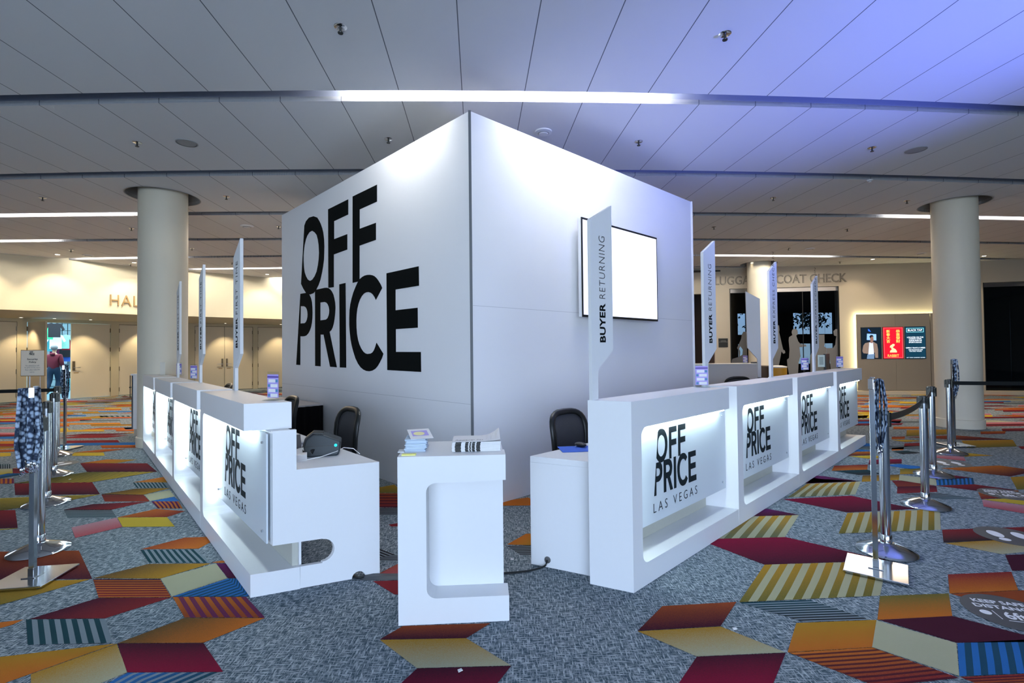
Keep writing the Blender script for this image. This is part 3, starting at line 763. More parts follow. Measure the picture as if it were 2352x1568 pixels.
# open passage left of the luggage check
pm = MB(); rspan(pm, 1560, 1660, 0, 3.4, 1.6, 1.7)
pa, _ = hit_plan(1642, rw); pb, _ = hit_plan(1560, rw)
pm.box((pa.x - .02, pa.y, 0), (pa.x + .06, pa.y + 1.7, 3.4)); struct(pm.build('wall_back', mat('passage_paint', (0.17, 0.13, 0.12), 0.7)))
def window(idx, xa, xb, mulls):
    t = D.objects.new('window_%d' % idx, None); C.objects.link(t); struct(t)
    g = MB(); rspan(g, xa, xb, 0.1, WT, .10, .112); g.build('pane', M['glassdark'], t)
    g = MB(); rspan(g, xa, xb, WT - .13, WT, .07, .14); g.build('header_rail', M['steel'], t)
    g = MB(); rspan(g, xa, xa + 2, 0.0, WT, .0, .14); rspan(g, xb - 2, xb, 0.0, WT, 0, .14); rspan(g, xa, xb, 0.0, .1, .07, .14); g.build('frame', M['black'], t)
    for x in mulls:
        g = MB(); rspan(g, x - .6, x + .6, 0.1, WT, .09, .125); g.build('mullion', M['black'], t)
    return t
w1 = window(1, 1678, 1930, [1849, 1762]); w2 = window(2, 2262, 2560, [2330])
# grey figure silhouettes on the glass
SIL = ['600,845 560,845 540,890 535,930 505,1000 485,1040 500,1060 505,1150 520,1150 525,1080 510,1050 525,1020 555,1060 550,1120 500,1150 430,1170 415,1215 440,1420 640,1420 610,1215',
 '930,770 960,760 990,770 995,820 990,850 1010,930 1025,1000 1040,1060 1060,1070 1065,1100 1040,1110 1020,1080 990,1240 980,1400 900,1400 880,1200 890,900 925,850',
 '1150,820 1180,808 1205,820 1215,850 1212,880 1195,890 1220,960 1245,990 1310,1000 1320,1020 1260,1030 1235,1030 1248,1140 1240,1160 1225,1220 1215,1420 1120,1420 1090,1250 1085,1180 1110,1160 1115,1060 1105,950 1110,910 1150,885 1140,850',
 '1460,880 1535,880 1538,1000 1530,1020 1560,1040 1560,1290 1560,1420 1370,1420 1365,1130 1410,1050 1440,985 1460,970',
 '1642,840 1670,812 1700,815 1714,850 1716,1170 1714,1420 1620,1420 1600,1180 1562,1180 1562,1042 1640,1040 1665,1000 1670,940 1680,900 1650,890']
pw, dwd = hit_plan(1800, rw); nw = Vector((-dwd.y, dwd.x, 0)); nw = nw if nw.y > 0 else -nw
for s in SIL:
    pts = []
    for q in s.split():
        x, y = q.split(','); h = plane_hit(1600 + float(x) / 5.228, 600 + float(y) / 5.228, pw + nw * .095, nw)
        pts.append(((h - pw).dot(dwd), max(0.12, h.z)))
    me = shape([pts], M['silh'], 0.002); o = obj('figure_film', me, w1); o.matrix_world = frame(pw + nw * .095, dwd, (0, 0, 1))
# room behind the glass, with added daylight windows imitating reflections in the panes
pa, _ = hit_plan(1655, rw); pb, _ = hit_plan(1945, rw); pc, _ = hit_plan(2250, rw); pd, _ = hit_plan(2700, rw)
rb = MB(); YB = 20.6
x0, x1 = 5.0, 24.0
rb.box((x0 - .1, pa.y + .26, 0), (x0, YB, 4.0)); rb.box((x1, 14, 0), (x1 + .1, YB, 4.0))
reflected_wins = [(9.55, 10.35), (11.9, 13.6), (14.3, 15.7), (22.0, 22.9)]
px_ = x0
for a, b in reflected_wins:
    rb.box((px_, YB, 0), (a, YB + .1, 4)); rb.box((a, YB, 0), (b, YB + .1, .75)); rb.box((a, YB, 2.9), (b, YB + .1, 4)); px_ = b
    rb.box((a, YB, 1.6), (b, YB + .1, 2.0)); rb.box(((a + b) / 2 - .04, YB, .7), ((a + b) / 2 + .04, YB + .1, 2.95))
rb.box((px_, YB, 0), (x1, YB + .1, 4))
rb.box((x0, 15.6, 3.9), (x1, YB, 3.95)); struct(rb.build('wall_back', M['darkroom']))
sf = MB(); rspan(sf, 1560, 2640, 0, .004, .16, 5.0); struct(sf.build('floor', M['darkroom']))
for i, (x, z, r) in enumerate(((9.9, 2.8, .8), (12.4, 2.8, .7), (14.2, 2.8, .7), (16.1, 2.8, .75), (22.4, 2.6, .8))):  # trees added behind the glass to imitate reflected foliage
    t = thing('tree', ['young tree outside, seen through the left pane of the luggage check', 'leafy tree standing in for a reflection, left of the middle figure on the glass', 'leafy tree standing in for a reflection, right of the middle figure on the glass', 'dark tree standing in for a reflection above the rightmost grey figure', 'tree standing in for a reflection in the far right dark window'][i], 'tree', (x, YB + 2.6, 0), group='trees standing in for reflections in the windows')
    MB().tube([(0, 0, 0), (.05, 0, 1.2), (0, 0, z)], .06, rs=[.09, .06, .03]).build('trunk', M['brownwood'], t, smooth=True)
    lm = MB(); rn = random.Random(i)
    for k in range(420):
        u, v, w = rn.gauss(0, .45), rn.gauss(0, .45), rn.gauss(0, .38); c = Vector((u * r, v * r, z + w * r)); s = rn.uniform(.05, .11)
        a = Vector((rn.uniform(-1, 1), rn.uniform(-1, 1), rn.uniform(-1, 1))).normalized() * s; b = a.cross(Vector((rn.random(), rn.random(), 1))).normalized() * s * .6
        lm.add([c - a, c - b, c + a, c + b], [(0, 1, 2, 3)])
    lm.build('foliage', M['leaf'], t)
# LUGGAGE & COAT CHECK letters
pw2, dw2 = hit_plan(1790, rw); n2 = Vector((-dw2.y, dw2.x, 0)); n2 = n2 if n2.y > 0 else -n2
qa = plane_hit(1642, 654, pw2, n2); qb = plane_hit(1944, 648, pw2, n2); qt = plane_hit(1944, 628, pw2, n2)
me = text('LUGGAGE & COAT CHECK', M['tanletter'], 1.0, 0.03, off=0.008, space=1.02); L_ = ((qb - qa)).dot(dw2)
fit(me, 0, L_, 0, qt.z - qb.z); o = obj('wall_lettering', me); o.matrix_world = frame((qa.x, qa.y, (qa.z + qb.z) / 2 - .0), dw2, (0, 0, 1)); o.location -= n2 * .02
tag(o, 'grey raised letters LUGGAGE & COAT CHECK above the dark windows', 'letters')
# black plaque
q = plane_hit(1661, 787, pw2, n2); t = thing('wall_plaque', 'small square black notice plaque on the tan wall left of the windows', 'sign', (q.x, q.y, q.z)); t.matrix_world = frame(q - n2 * .012, dw2, (0, 0, 1))
MB().box((-.14, -.14, -.01), (.14, .14, .01)).build('panel', M['black'], t)
me = text('LUGGAGE\n& COAT CHECK', M['papergrey'], 0.035, 0.002, ax='CENTER'); obj('lettering', me, t, mtx=Matrix.Translation((0, .05, .011)))
# grey LED-lit panel with three screens
pp, dp = hit_plan(2060, rw); np_ = Vector((-dp.y, dp.x, 0)); np_ = np_ if np_.y > 0 else -np_
def panpt(x, y, off=.16): return plane_hit(x, y, pp - np_ * off, np_)
ql = panpt(1968, 722); qr = panpt(2135, 722)
base = Vector((ql.x, ql.y, 0)); Lp = (qr - ql).dot(dp); zt = ql.z
t = thing('display_wall', 'grey wall panel glowing around its edge, behind the right column', 'display panel'); t.matrix_world = frame(base, dp, (0, 0, 1)) @ Matrix.Identity(4)
# local frame: x along, y up, z towards viewer
MB().box((0, .11, -.05), (1.08, zt, 0)).build('panel', M['greypanel'], t)
MB().box((1.085, .11, -.05), (Lp, zt, 0)).build('panel', M['greypanel'], t)
MB().box((Lp + .02, .11, -.05), (Lp + 1.1, zt, 0)).build('panel', M['greypanel'], t)
MB().box((.05, zt - .07, -.10), (Lp + 1.0, zt - .03, -.055)).box((.04, .2, -.10), (.08, zt - .03, -.055)).build('led_strip', M['ledwarm'], t)
MB().box((.15, .15, -.155), (Lp + .9, zt - .2, -.055)).build('mounting_frame', M['dark'], t)
fr = t.matrix_world.copy()
def screen(x0, y0, x1, y1, col, st, label):
    a = panpt(x0, y1); b = panpt(x1, y0); la = fr.inverted() @ a; lb = fr.inverted() @ b
    s = thing('wall_screen', label, 'screen', group='digital screens on the grey panel'); w, h = lb.x - la.x, lb.y - la.y
    s.matrix_world = fr @ Matrix.Translation((la.x, la.y, .0))
    MB().box((0, 0, 0.0), (w, h, .012)).build('bezel', M['black'], s)
    MB().box((.012, .012, .012), (w - .012, h - .012, .016)).build('display', mat('screen_' + label[:6], (0, 0, 0), .3, emit=col, estr=st), s)
    return s, w, h
def em(name, c, s=1.0): return mat(name, (0, 0, 0), .5, emit=c, estr=s)
s, w, h = screen(1978, 751, 2023, 824, (0.004, 0.010, 0.018), 1.0, 'leftmost wall screen showing a man in a beige jacket at night')
def up(parent, pts, m, z): return obj('picture', shape([pts], m, .001), parent, mtx=Matrix.Translation((0, 0, z)))
S_ = lambda L: [(x * w, y * h) for x, y in L]
up(s, S_([(.3, .8), (.75, .78), (.75, .58), (.28, .6)]), em('scr_blue', (.25, .45, 1.0), .9), .0175)
up(s, S_([(.35, .95), (.42, .93), (.5, .85), (.36, .88)]), em('scr_blue2', (.02, .12, .6), .9), .0175)
up(s, S_([(.05, .25), (.10, .42), (.2, .5), (.42, .53), (.62, .53), (.78, .47), (.82, .3), (.82, .03), (.68, .03), (.66, .2), (.35, .16), (.1, .18)]), em('scr_jacket', (.20, .14, .11), .9), .018)
up(s, S_([(.40, .52), (.58, .52), (.62, .15), (.34, .14)]), em('scr_tee', (.55, .60, .85), .9), .0185)
up(s, S_([(.30, .14), (.64, .15), (.62, .0), (.26, .0)]), em('scr_jeans', (.12, .2, .32), .9), .0185)
up(s, S_([(.43, .68), (.50, .73), (.60, .70), (.62, .60), (.58, .55), (.56, .50), (.46, .50), (.45, .58)]), em('scr_skin', (.22, .12, .09), .9), .019)
up(s, S_([(.40, .70), (.48, .76), (.58, .75), (.62, .69), (.55, .71), (.46, .66)]), em('scr_hair', (.01, .01, .015), .9), .0195)
s, w, h = screen(2028, 750, 2074, 824, (0.60, 0.008, 0.022), 1.0, 'red middle wall screen with Chinese characters and a gold rabbit')
gold = em('scr_gold', (.75, .62, .12), 1.0)
up_b = shape([S_([(.05, .03), (.95, .03), (.95, .97), (.05, .97)]), S_([(.07, .042), (.93, .042), (.93, .958), (.07, .958)])], em('scr_pink', (.9, .12, .12), 1), .001); obj('picture', up_b, s, mtx=Matrix.Translation((0, 0, .0175)))
for x0, x1, tx in ((.17, .35, '\u65b0\n\u6625\n\u5927\n\u5409'), (.63, .83, '\u606d\n\u559c\n\u767c\n\u8ca1')):
    me = text(tx, gold, .1, .001, off=.001); fit(me, x0 * w, x1 * w, .50 * h, .91 * h); obj('lettering', me, s, mtx=Matrix.Translation((0, 0, .018)))
up(s, S_([(.33, .22), (.36, .27), (.42, .28), (.38, .36), (.36, .36), (.34, .34), (.33, .38), (.36, .42), (.42, .44), (.48, .47), (.57, .45), (.55, .41), (.46, .36), (.52, .33), (.60, .30), (.66, .24), (.66, .20), (.33, .20)]), em('scr_rab', (.85, .70, .30), 1), .018)
me = text('RABBIT', gold, .1, .001); fit(me, .22 * w, .76 * w, .06 * h, .14 * h); obj('lettering', me, s, mtx=Matrix.Translation((0, 0, .018)))
s, w, h = screen(2079, 749, 2125, 824, (0.004, 0.030, 0.055), 1.0, 'navy rightmost wall screen with white restaurant text')
wh = em('scr_white', (.8, .9, 1), 1.0)
obj('picture', shape([S_([(.07, .82), (.90, .82), (.90, .95), (.07, .95)]), S_([(.09, .83), (.88, .83), (.88, .94), (.09, .94)])], em('scr_teal', (.25, .75, .85), 1), .001), s, mtx=Matrix.Translation((0, 0, .0175)))
for tx, x0, x1, y0, y1 in (('BLACK TAP', .14, .83, .855, .915), ('LOCATED ON THE', .1, .88, .645, .685), ('CASINO LEVEL', .18, .8, .60, .635), ('ACROSS FROM THE', .18, .8, .545, .585), ('SPORTS BOOK', .18, .8, .49, .53), ('OPEN 7 DAYS A WEEK', .03, .97, .32, .36), ('VISIT BLACKTAP.COM', .15, .83, .265, .295), ('FOR DAILY HOURS', .2, .78, .22, .25), ('AT THE CASINO LEVEL', .05, .95, .03, .05)):
    me = text(tx, wh, .1, .001, off=.0015); fit(me, x0 * w, x1 * w, y0 * h, y1 * h); obj('lettering', me, s, mtx=Matrix.Translation((0, 0, .018)))

# ---- hall behind the open doors
pA, pB, dA, nA = span(MB(), 62, 255, 0, 1, 0, .1)
hb = MB(); mt = frame((pA + pB) / 2, dA, nA)  # x along wall, y into hall, z up
if mt.to_3x3().determinant() < 0 or (mt.to_3x3() @ Vector((0, 0, 1))).z < 0: mt = frame((pB + pA) / 2, -dA, nA)
for a, b in (((-3.2, 9.5, 0), (3.2, 9.6, 3.95)), ((-3.3, .26, 0), (-3.2, 9.6, 3.95)), ((3.2, .26, 0), (3.3, 9.6, 3.95))): hb.box(a, b, mt)
struct(hb.build('wall_hall', M['hallwall']))
hc = MB().box((-3.3, .26, 3.9), (3.3, 9.6, 3.98), mt); struct(hc.build('ceiling', M['hallwall']))
hf = MB().box((-3.2, .0, 0.0), (3.2, 9.5, .006), mt); struct(hf.build('floor', M['hallfloor']))
lamp('hall_light', 'AREA', mt @ Vector((0, 4.0, 3.85)), 420, (0.70, 0.92, 1.0), shape='RECTANGLE', size=5, size_y=5)
# ================================================================== LIGHT FITTINGS IN THE CEILING SLOTS
def slot_light(k, xa, xb, m, label):
    pa = PZ(xa, SL[k][0][0][1], CEIL); pts = []
    c, w_ = SLOT[k]
    def X_at(px):
        # walk to the point of the slot seen in that pixel column
        X = 0.0
        for _ in range(40):
            Y = slotY(k, X); r = ray(px, 500); X = r.x / r.y * Y
        return X
    A, B = X_at(xa), X_at(xb); n = 8
    path = [Vector((A + (B - A) * i / n, slotY(k, A + (B - A) * i / n) + .035, CEIL + .035)) for i in range(n + 1)]
    o0 = path[n // 2].copy(); path = [p - o0 for p in path]
    t = thing('slot_light', label, 'ceiling light', o0, group='linear lights in the ceiling slots')
    MB().tube(path, .014, 8).build('lamp', m, t, smooth=True)
    MB().ribbon([p + Vector((0, -.024, .012)) for p in path], .07, .012).build('housing', M['slotwhite'], t)
slot_light(0, 800, 1530, M['tubecool'], 'long bright linear light right above the corner of the white booth')
slot_light(2, -90, 292, M['tube'], 'linear light at the left edge, left of the round column')
slot_light(2, 2065, 2440, M['tube'], 'linear light passing behind the right column')
slot_light(3, -90, 105, M['tube'], 'short linear light at the left edge, second row down')
slot_light(4, 168, 400, M['tube'], 'linear light meeting the left column just above the HALL wall')
slot_light(4, 1642, 1918, M['tube'], 'linear light above the luggage check windows')
slot_light(5, 438, 700, M['tube'], 'linear light between left column and booth, above the doors')
slot_light(6, 626, 740, M['tube'], 'farthest linear light, beside the left edge of the booth')

# warm downlights washing the fascia, the doors and the luggage wall
def downlight(p, tgt, pw, lab, ang=70, col=(1.0, 0.80, 0.52)):
    t = thing('downlight', lab, 'ceiling light', (p[0], p[1], p[2]), group='small recessed downlights')
    MB().lathe([(.05, -.006), (.065, -.006), (.065, .0), (.05, .0)], n=20, cap=False).build('ring', M['steel'], t)
    MB().lathe([(.0, -.003), (.05, -.003)], n=20, cap=False).build('lens', M['downlens'], t)
    l = lamp('downlight_beam', 'SPOT', (p[0], p[1], p[2] - .02), pw, col, target=tgt, spot_size=math.radians(ang), spot_blend=.6, shadow_soft_size=.05); return t
for i, px in enumerate((-60, 128, 290, 600, 700)):
    p, d = hit_plan(px, fas); n = Vector((-d.y, d.x, 0)); n = n if n.dot(p) < 0 else -n
    q = p + n * .75; downlight((q.x, q.y, CEIL), (p.x, p.y, 2.3), 62, 'recessed downlight washing the cream wall, number %s from the left' % ('one', 'two', 'three', 'four', 'five')[i], 85)
for i, px in enumerate((45, 120, 192, 330, 515, 640)):
    p, d = hit_plan(px, dw); n = Vector((-d.y, d.x, 0)); n = n if n.dot(p) < 0 else -n
    q = p + n * .55; downlight((q.x, q.y, SOF), (p.x + n.x * .1, p.y + n.y * .1, 0.6), 60, 'soffit downlight over the doors, number %s from the left' % ('one', 'two', 'three', 'four', 'five', 'six')[i], 80)
for i, px in enumerate((1700, 1960, 2200, 2400)):
    p, d = hit_plan(px, rw); downlight((p.x, p.y - .9, CEIL), (p.x, p.y, 2.0), 26, 'recessed downlight washing the luggage check wall, number %s from the left' % ('one', 'two', 'three', 'four')[i], 85)
# sprinkler heads, speakers and detectors
def sprinkler():
    t = thing('sprinkler_head', '', 'sprinkler', group='sprinkler heads in the ceiling')
    MB().lathe([(.0, -.004), (.045, -.004), (.05, -.001), (.05, 0)], n=20, cap=False).build('escutcheon', M['chrome'], t, smooth=True)
    MB().lathe([(.009, -.046), (.009, -.004)], n=12).lathe([(.020, -.052), (.022, -.046)], n=12).build('nozzle', M['black'], t)
    return t
SPR = [(782, 62, 'large sprinkler above and left of the booth corner'), (1665, 78, 'large sprinkler above and right of the booth corner'), (315, 327, 'sprinkler at upper left beside the round speaker'), (892, 319, 'sprinkler just above the sloping left edge of the booth top'), (1467, 325, 'sprinkler just above the sloping right edge of the booth top'),
       (2003, 339, 'sprinkler left of the right ceiling speaker'), (98, 454, 'sprinkler far left above the first linear light'), (520, 451, 'sprinkler right of the left column opening'), (1776, 454, 'sprinkler above the right end of the booth'), (2083, 461, 'sprinkler left of the right column opening'),
       (302, 524, 'sprinkler left of the left column below the linear light'), (640, 520, 'sprinkler touching the left edge of the booth'), (1640, 521, 'sprinkler right of the booth top corner'), (1946, 526, 'sprinkler between booth and right column'), (163, 574, 'sprinkler above the HALL wall at far left'),
       (441, 570, 'sprinkler right beside the left column'), (533, 603, 'small sprinkler between two blade signs at left'), (1811, 570, 'sprinkler above the luggage check light'), (300, 607, 'small sprinkler left of the column near the wall'), (1929, 601, 'small sprinkler above the word CHECK')]
s0 = sprinkler()
for i, (x, y, lab) in enumerate(SPR):
    s = s0 if i == 0 else copy_tree(s0); s.location = PZ(x, y, CEIL); s['label'] = lab
for x, y, lab in ((429, 328, 'round ceiling speaker at upper left'), (2104, 344, 'round ceiling speaker at upper right')):
    t = thing('ceiling_speaker', lab, 'speaker', PZ(x, y, CEIL), group='round ceiling speakers')
    MB().lathe([(0, -.006), (.085, -.006), (.10, -.006), (.105, 0)], n=32, cap=False).build('grille', M['speaker'], t, smooth=True)
    MB().lathe([(.105, -.008), (.118, -.006), (.118, 0), (.105, 0)], n=32, cap=False).build('rim', M['speaker'], t)
for x, y, lab in ((1248, 302, 'domed smoke detector peeking over the right booth wall'), (567, 519, 'smoke detector above the nearest left blade sign'), (203, 586, 'smoke detector above the HALL wall'), (1860, 571, 'smoke detector above the luggage check light'), (2115, 582, 'smoke detector left of the right column'), (1998, 413, 'small yellowish detector on the second ceiling slot')):
    t = thing('smoke_detector', lab, 'smoke detector', PZ(x, y, CEIL), group='smoke detectors')
    r = .04 if x == 1998 else (.10 if x == 1248 else .12)
    MB().lathe([(r, 0), (r, -.015), (r * .6, -.02), (r * .5, -.035), (0, -.04)], n=32, cap=False).build('housing', M['whiteflat'], t, smooth=True)
    MB().lathe([(r * .62, -.0205), (r * .66, -.0235), (r * .56, -.030)], n=24, cap=False).build('vent_ring', M['speaker'], t)

# ================================================================== WHITE BOOTH TOWER
TC = Vector((-.367, 4.425, 0)); TL = Vector((-3.66, 7.76, 0)); TR = Vector((2.69, 7.256, 0)); TH_ = 3.645
ld = (TL - TC).normalized(); rd = (TR - TC).normalized(); TB = TL + (TR - TC)
tw = thing('booth_tower', 'tall white square exhibition booth with large black lettering', 'booth', TC)
L1 = (TL - TC).length; L2 = (TR - TC).length
def wallpanel(o, d, L, name, extra=0):
    n = Vector((-d.y, d.x, 0)); n = n if n.dot(-TC) < 0 else -n   # inward, away from viewer
    g = MB(); a = o + d * .014; b = o + d * L
    g.hexa([a, b, b + n * .04, a + n * .04], [q + Vector((0, 0, TH_)) for q in (a, b, b + n * .04, a + n * .04)]); return g.build(name, M['fabricwall'], tw, bevel=.003)
Z0 = Vector((0, 0, 0))
wallpanel(Z0, ld, L1, 'left_wall'); wallpanel(Z0, rd, L2, 'right_wall')
g = MB(); q = [TL - TC, TB - TC, TB - TC + Vector((0, .04, 0)), TL - TC + Vector((0, .04, 0))]; g.hexa(q, [v + Vector((0, 0, TH_)) for v in q])
q = [TR - TC, TB - TC, TB - TC + Vector((.03, 0, 0)), TR - TC + Vector((.03, 0, 0))]; g.hexa(q, [v + Vector((0, 0, TH_)) for v in q]); g.build('rear_wall', M['fabricwall'], tw)
MB().box((-.012, -.001, 0), (.012, .02, TH_ + .004)).build('corner_post', M['seam'], tw)
def seam_strip(d, L, z):
    n = Vector((-d.y, d.x, 0)); n = -n if n.dot(-TC) < 0 else n
    a = d * .02 + n * .0006; b = d * L + n * .0006
    MB().hexa([a + Vector((0, 0, z)), b + Vector((0, 0, z)), b + Vector((0, 0, z)) - n * .003, a + Vector((0, 0, z)) - n * .003], [a + Vector((0, 0, z + .003)), b + Vector((0, 0, z + .003)), b + Vector((0, 0, z + .003)) - n * .003, a + Vector((0, 0, z + .003)) - n * .003]).build('board_seam', mat('board_seam', (.45, .46, .5), .8), tw)
seam_strip(rd, L2, 1.86); seam_strip(ld, L1, .96)
# logo shapes
LOGO = {
'O': ['193,385 205,352 228,325 262,315 290,325 305,350 315,370 327,405 335,440 341,490 343,540 342,590 340,640 333,695 325,740 314,790 300,830 283,865 262,892 236,902 220,899 205,890 185,858 168,822',
      '252,424 270,436 285,455 294,490 300,530 303,590 300,640 295,680 285,730 270,765 253,790 236,800 219,790 205,765 195,735 190,700 187,650 187,612 190,570 195,530 204,490 215,460 232,434'],
'F': ['371,263 522,188 522,302 416,352 416,487 515,449 515,565 414,602 414,847 373,852'],
'F2': ['555,167 738,78 738,205 608,264 608,409 730,364 730,492 607,536 607,803 555,815'],
'P': ['163,897 205,890 222,894 232,905 243,930 250,960 253,1000 254,1040 253,1078 250,1110 244,1143 235,1170 224,1192 210,1208 198,1214 185,1216 163,1216 162,1431 132,1429',
      '166,990 190,990 202,997 210,1010 215,1028 217,1050 216,1072 212,1090 205,1107 195,1117 164,1119'],
'R': ['273,868 345,852 362,851 375,855 389,865 400,880 411,903 418,930 424,965 426,1000 424,1042 420,1080 414,1118 405,1150 395,1170 382,1182 437,1448 386,1444 337,1203 315,1203 315,1441 274,1438',
      '313,962 345,958 358,963 368,975 376,995 380,1020 379,1042 375,1060 367,1079 355,1090 313,1096'],
'I': ['455,826 502,815 507,1451 459,1449'],
'C': ['777,853 765,825 750,800 736,780 720,765 703,757 685,754 665,755 645,760 627,770 610,785 591,813 575,850 560,888 548,930 538,975 532,1020 530,1075 530,1130 534,1187 540,1240 549,1288 560,1330 576,1380 595,1420 614,1447 635,1465 657,1475 680,1478 703,1473 725,1460 744,1438 760,1410 775,1380 786,1347 734,1263 725,1295 715,1320 704,1336 690,1345 665,1348 650,1343 635,1330 619,1306 605,1275 595,1240 588,1200 584,1150 583,1100 585,1053 590,1010 599,972 610,940 624,914 640,895 657,886 675,884 691,889 705,900 719,920 730,943'],
'E': ['809,743 1051,690 1053,836 877,865 877,1020 1043,1001 1044,1151 879,1162 880,1332 1067,1333 1069,1483 815,1469']}
nl = Vector((-ld.y, ld.x, 0)); nl = nl if nl.dot(TC) < 0 else -nl     # towards viewer
xd = -ld                                                          # left to right as seen
LG = []
for k in LOGO:
    loops = []
    for s in LOGO[k]:
        L = []
        for q in s.split():
            x, y = map(float, q.split(',')); h = plane_hit(640 + x / 3.267, 400 + y / 3.267, TC + nl * .002, nl); L.append(((h - TC).dot(xd), h.z))
        loops.append(L)
    LG.append(loops)
def rectify(LG):
    # logo outlines normalised to unit height
    xs = [p[0] for g in LG for l in g for p in l]; ys = [p[1] for g in LG for l in g for p in l]
    x0, y0, s = min(xs), min(ys), max(ys) - min(ys)
    return [[[((p[0] - x0) / s, (p[1] - y0) / s) for p in l] for l in g] for g in LG], (max(xs) - x0) / s
# square up the strokes' baselines: remove the slight residual tilt between the first and last letters
fl = LG; UNIT, UW = rectify(LG)
def join_shapes(groups, m, depth, sc=1.0, ox=0, oy=0, sx=1.0):
    mbs = []
    for g in groups: mbs.append(shape([[(p[0] * sc * sx + ox, p[1] * sc + oy) for p in l] for l in g], m, depth))
    bm = bmesh.new()
    for me in mbs: bm.from_mesh(me)
    out = D.meshes.new('lettering'); bm.to_mesh(out); bm.free(); out.materials.append(m); return out
o = obj('wall_logo', join_shapes(LG, M['ink'], .002), tw); o.matrix_local = frame(nl * .002, xd, (0, 0, 1))
tag(o, 'black stacked lettering OFF PRICE on the left wall')
# television
nr = Vector((-rd.y, rd.x, 0)); nr = nr if nr.dot(TC) < 0 else -nr
off = .13
a = plane_hit(1337, 728, TC + nr * off, nr); b = plane_hit(1510, 737, TC + nr * off, nr); ct = plane_hit(1337, 501, TC + nr * off, nr); ct2 = plane_hit(1510, 546, TC + nr * off, nr)
tw_ = (b - a).dot(rd); th_ = ((ct.z - a.z) + (ct2.z - b.z)) / 2; zb = (a.z + b.z) / 2
tv = thing('television', 'large wall-mounted television with a glowing pale screen', 'television'); tv.matrix_world = frame((a.x, a.y, zb), rd, (0, 0, 1))
MB().box((0, 0, -.045), (tw_, th_, 0)).build('housing', M['whiteflat'], tv, bevel=.004)
MB().box((-.002, -.002, 0), (tw_ + .002, th_ + .002, .008)).build('bezel', M['black'], tv)
MB().box((.02, .025, .008), (tw_ - .018, th_ - .022, .010)).build('screen', mat('tv_screen', (0, 0, 0), .2, emit=(.66, .72, 1.0), estr=1.35), tv)
MB().box((tw_ * .3, th_ * .3, -off + .002), (tw_ * .7, th_ * .7, -.045)).build('wall_bracket', M['black'], tv)
wm = mat('tv_text', (0, 0, 0), .2, emit=(.85, .90, 1.0), estr=1.35)
for tx, x0, x1, y0, y1 in (('TITLE', .18, .52, .50, .68), ('OFF\nPRICE', .84, .94, .80, .90), ('EX', .37, .45, .38, .44)):
    me = text(tx, wm, .1, .001); fit(me, x0 * tw_, x1 * tw_, y0 * th_, y1 * th_); obj('screen_text', me, tv, mtx=Matrix.Translation((0, 0, .0108)))

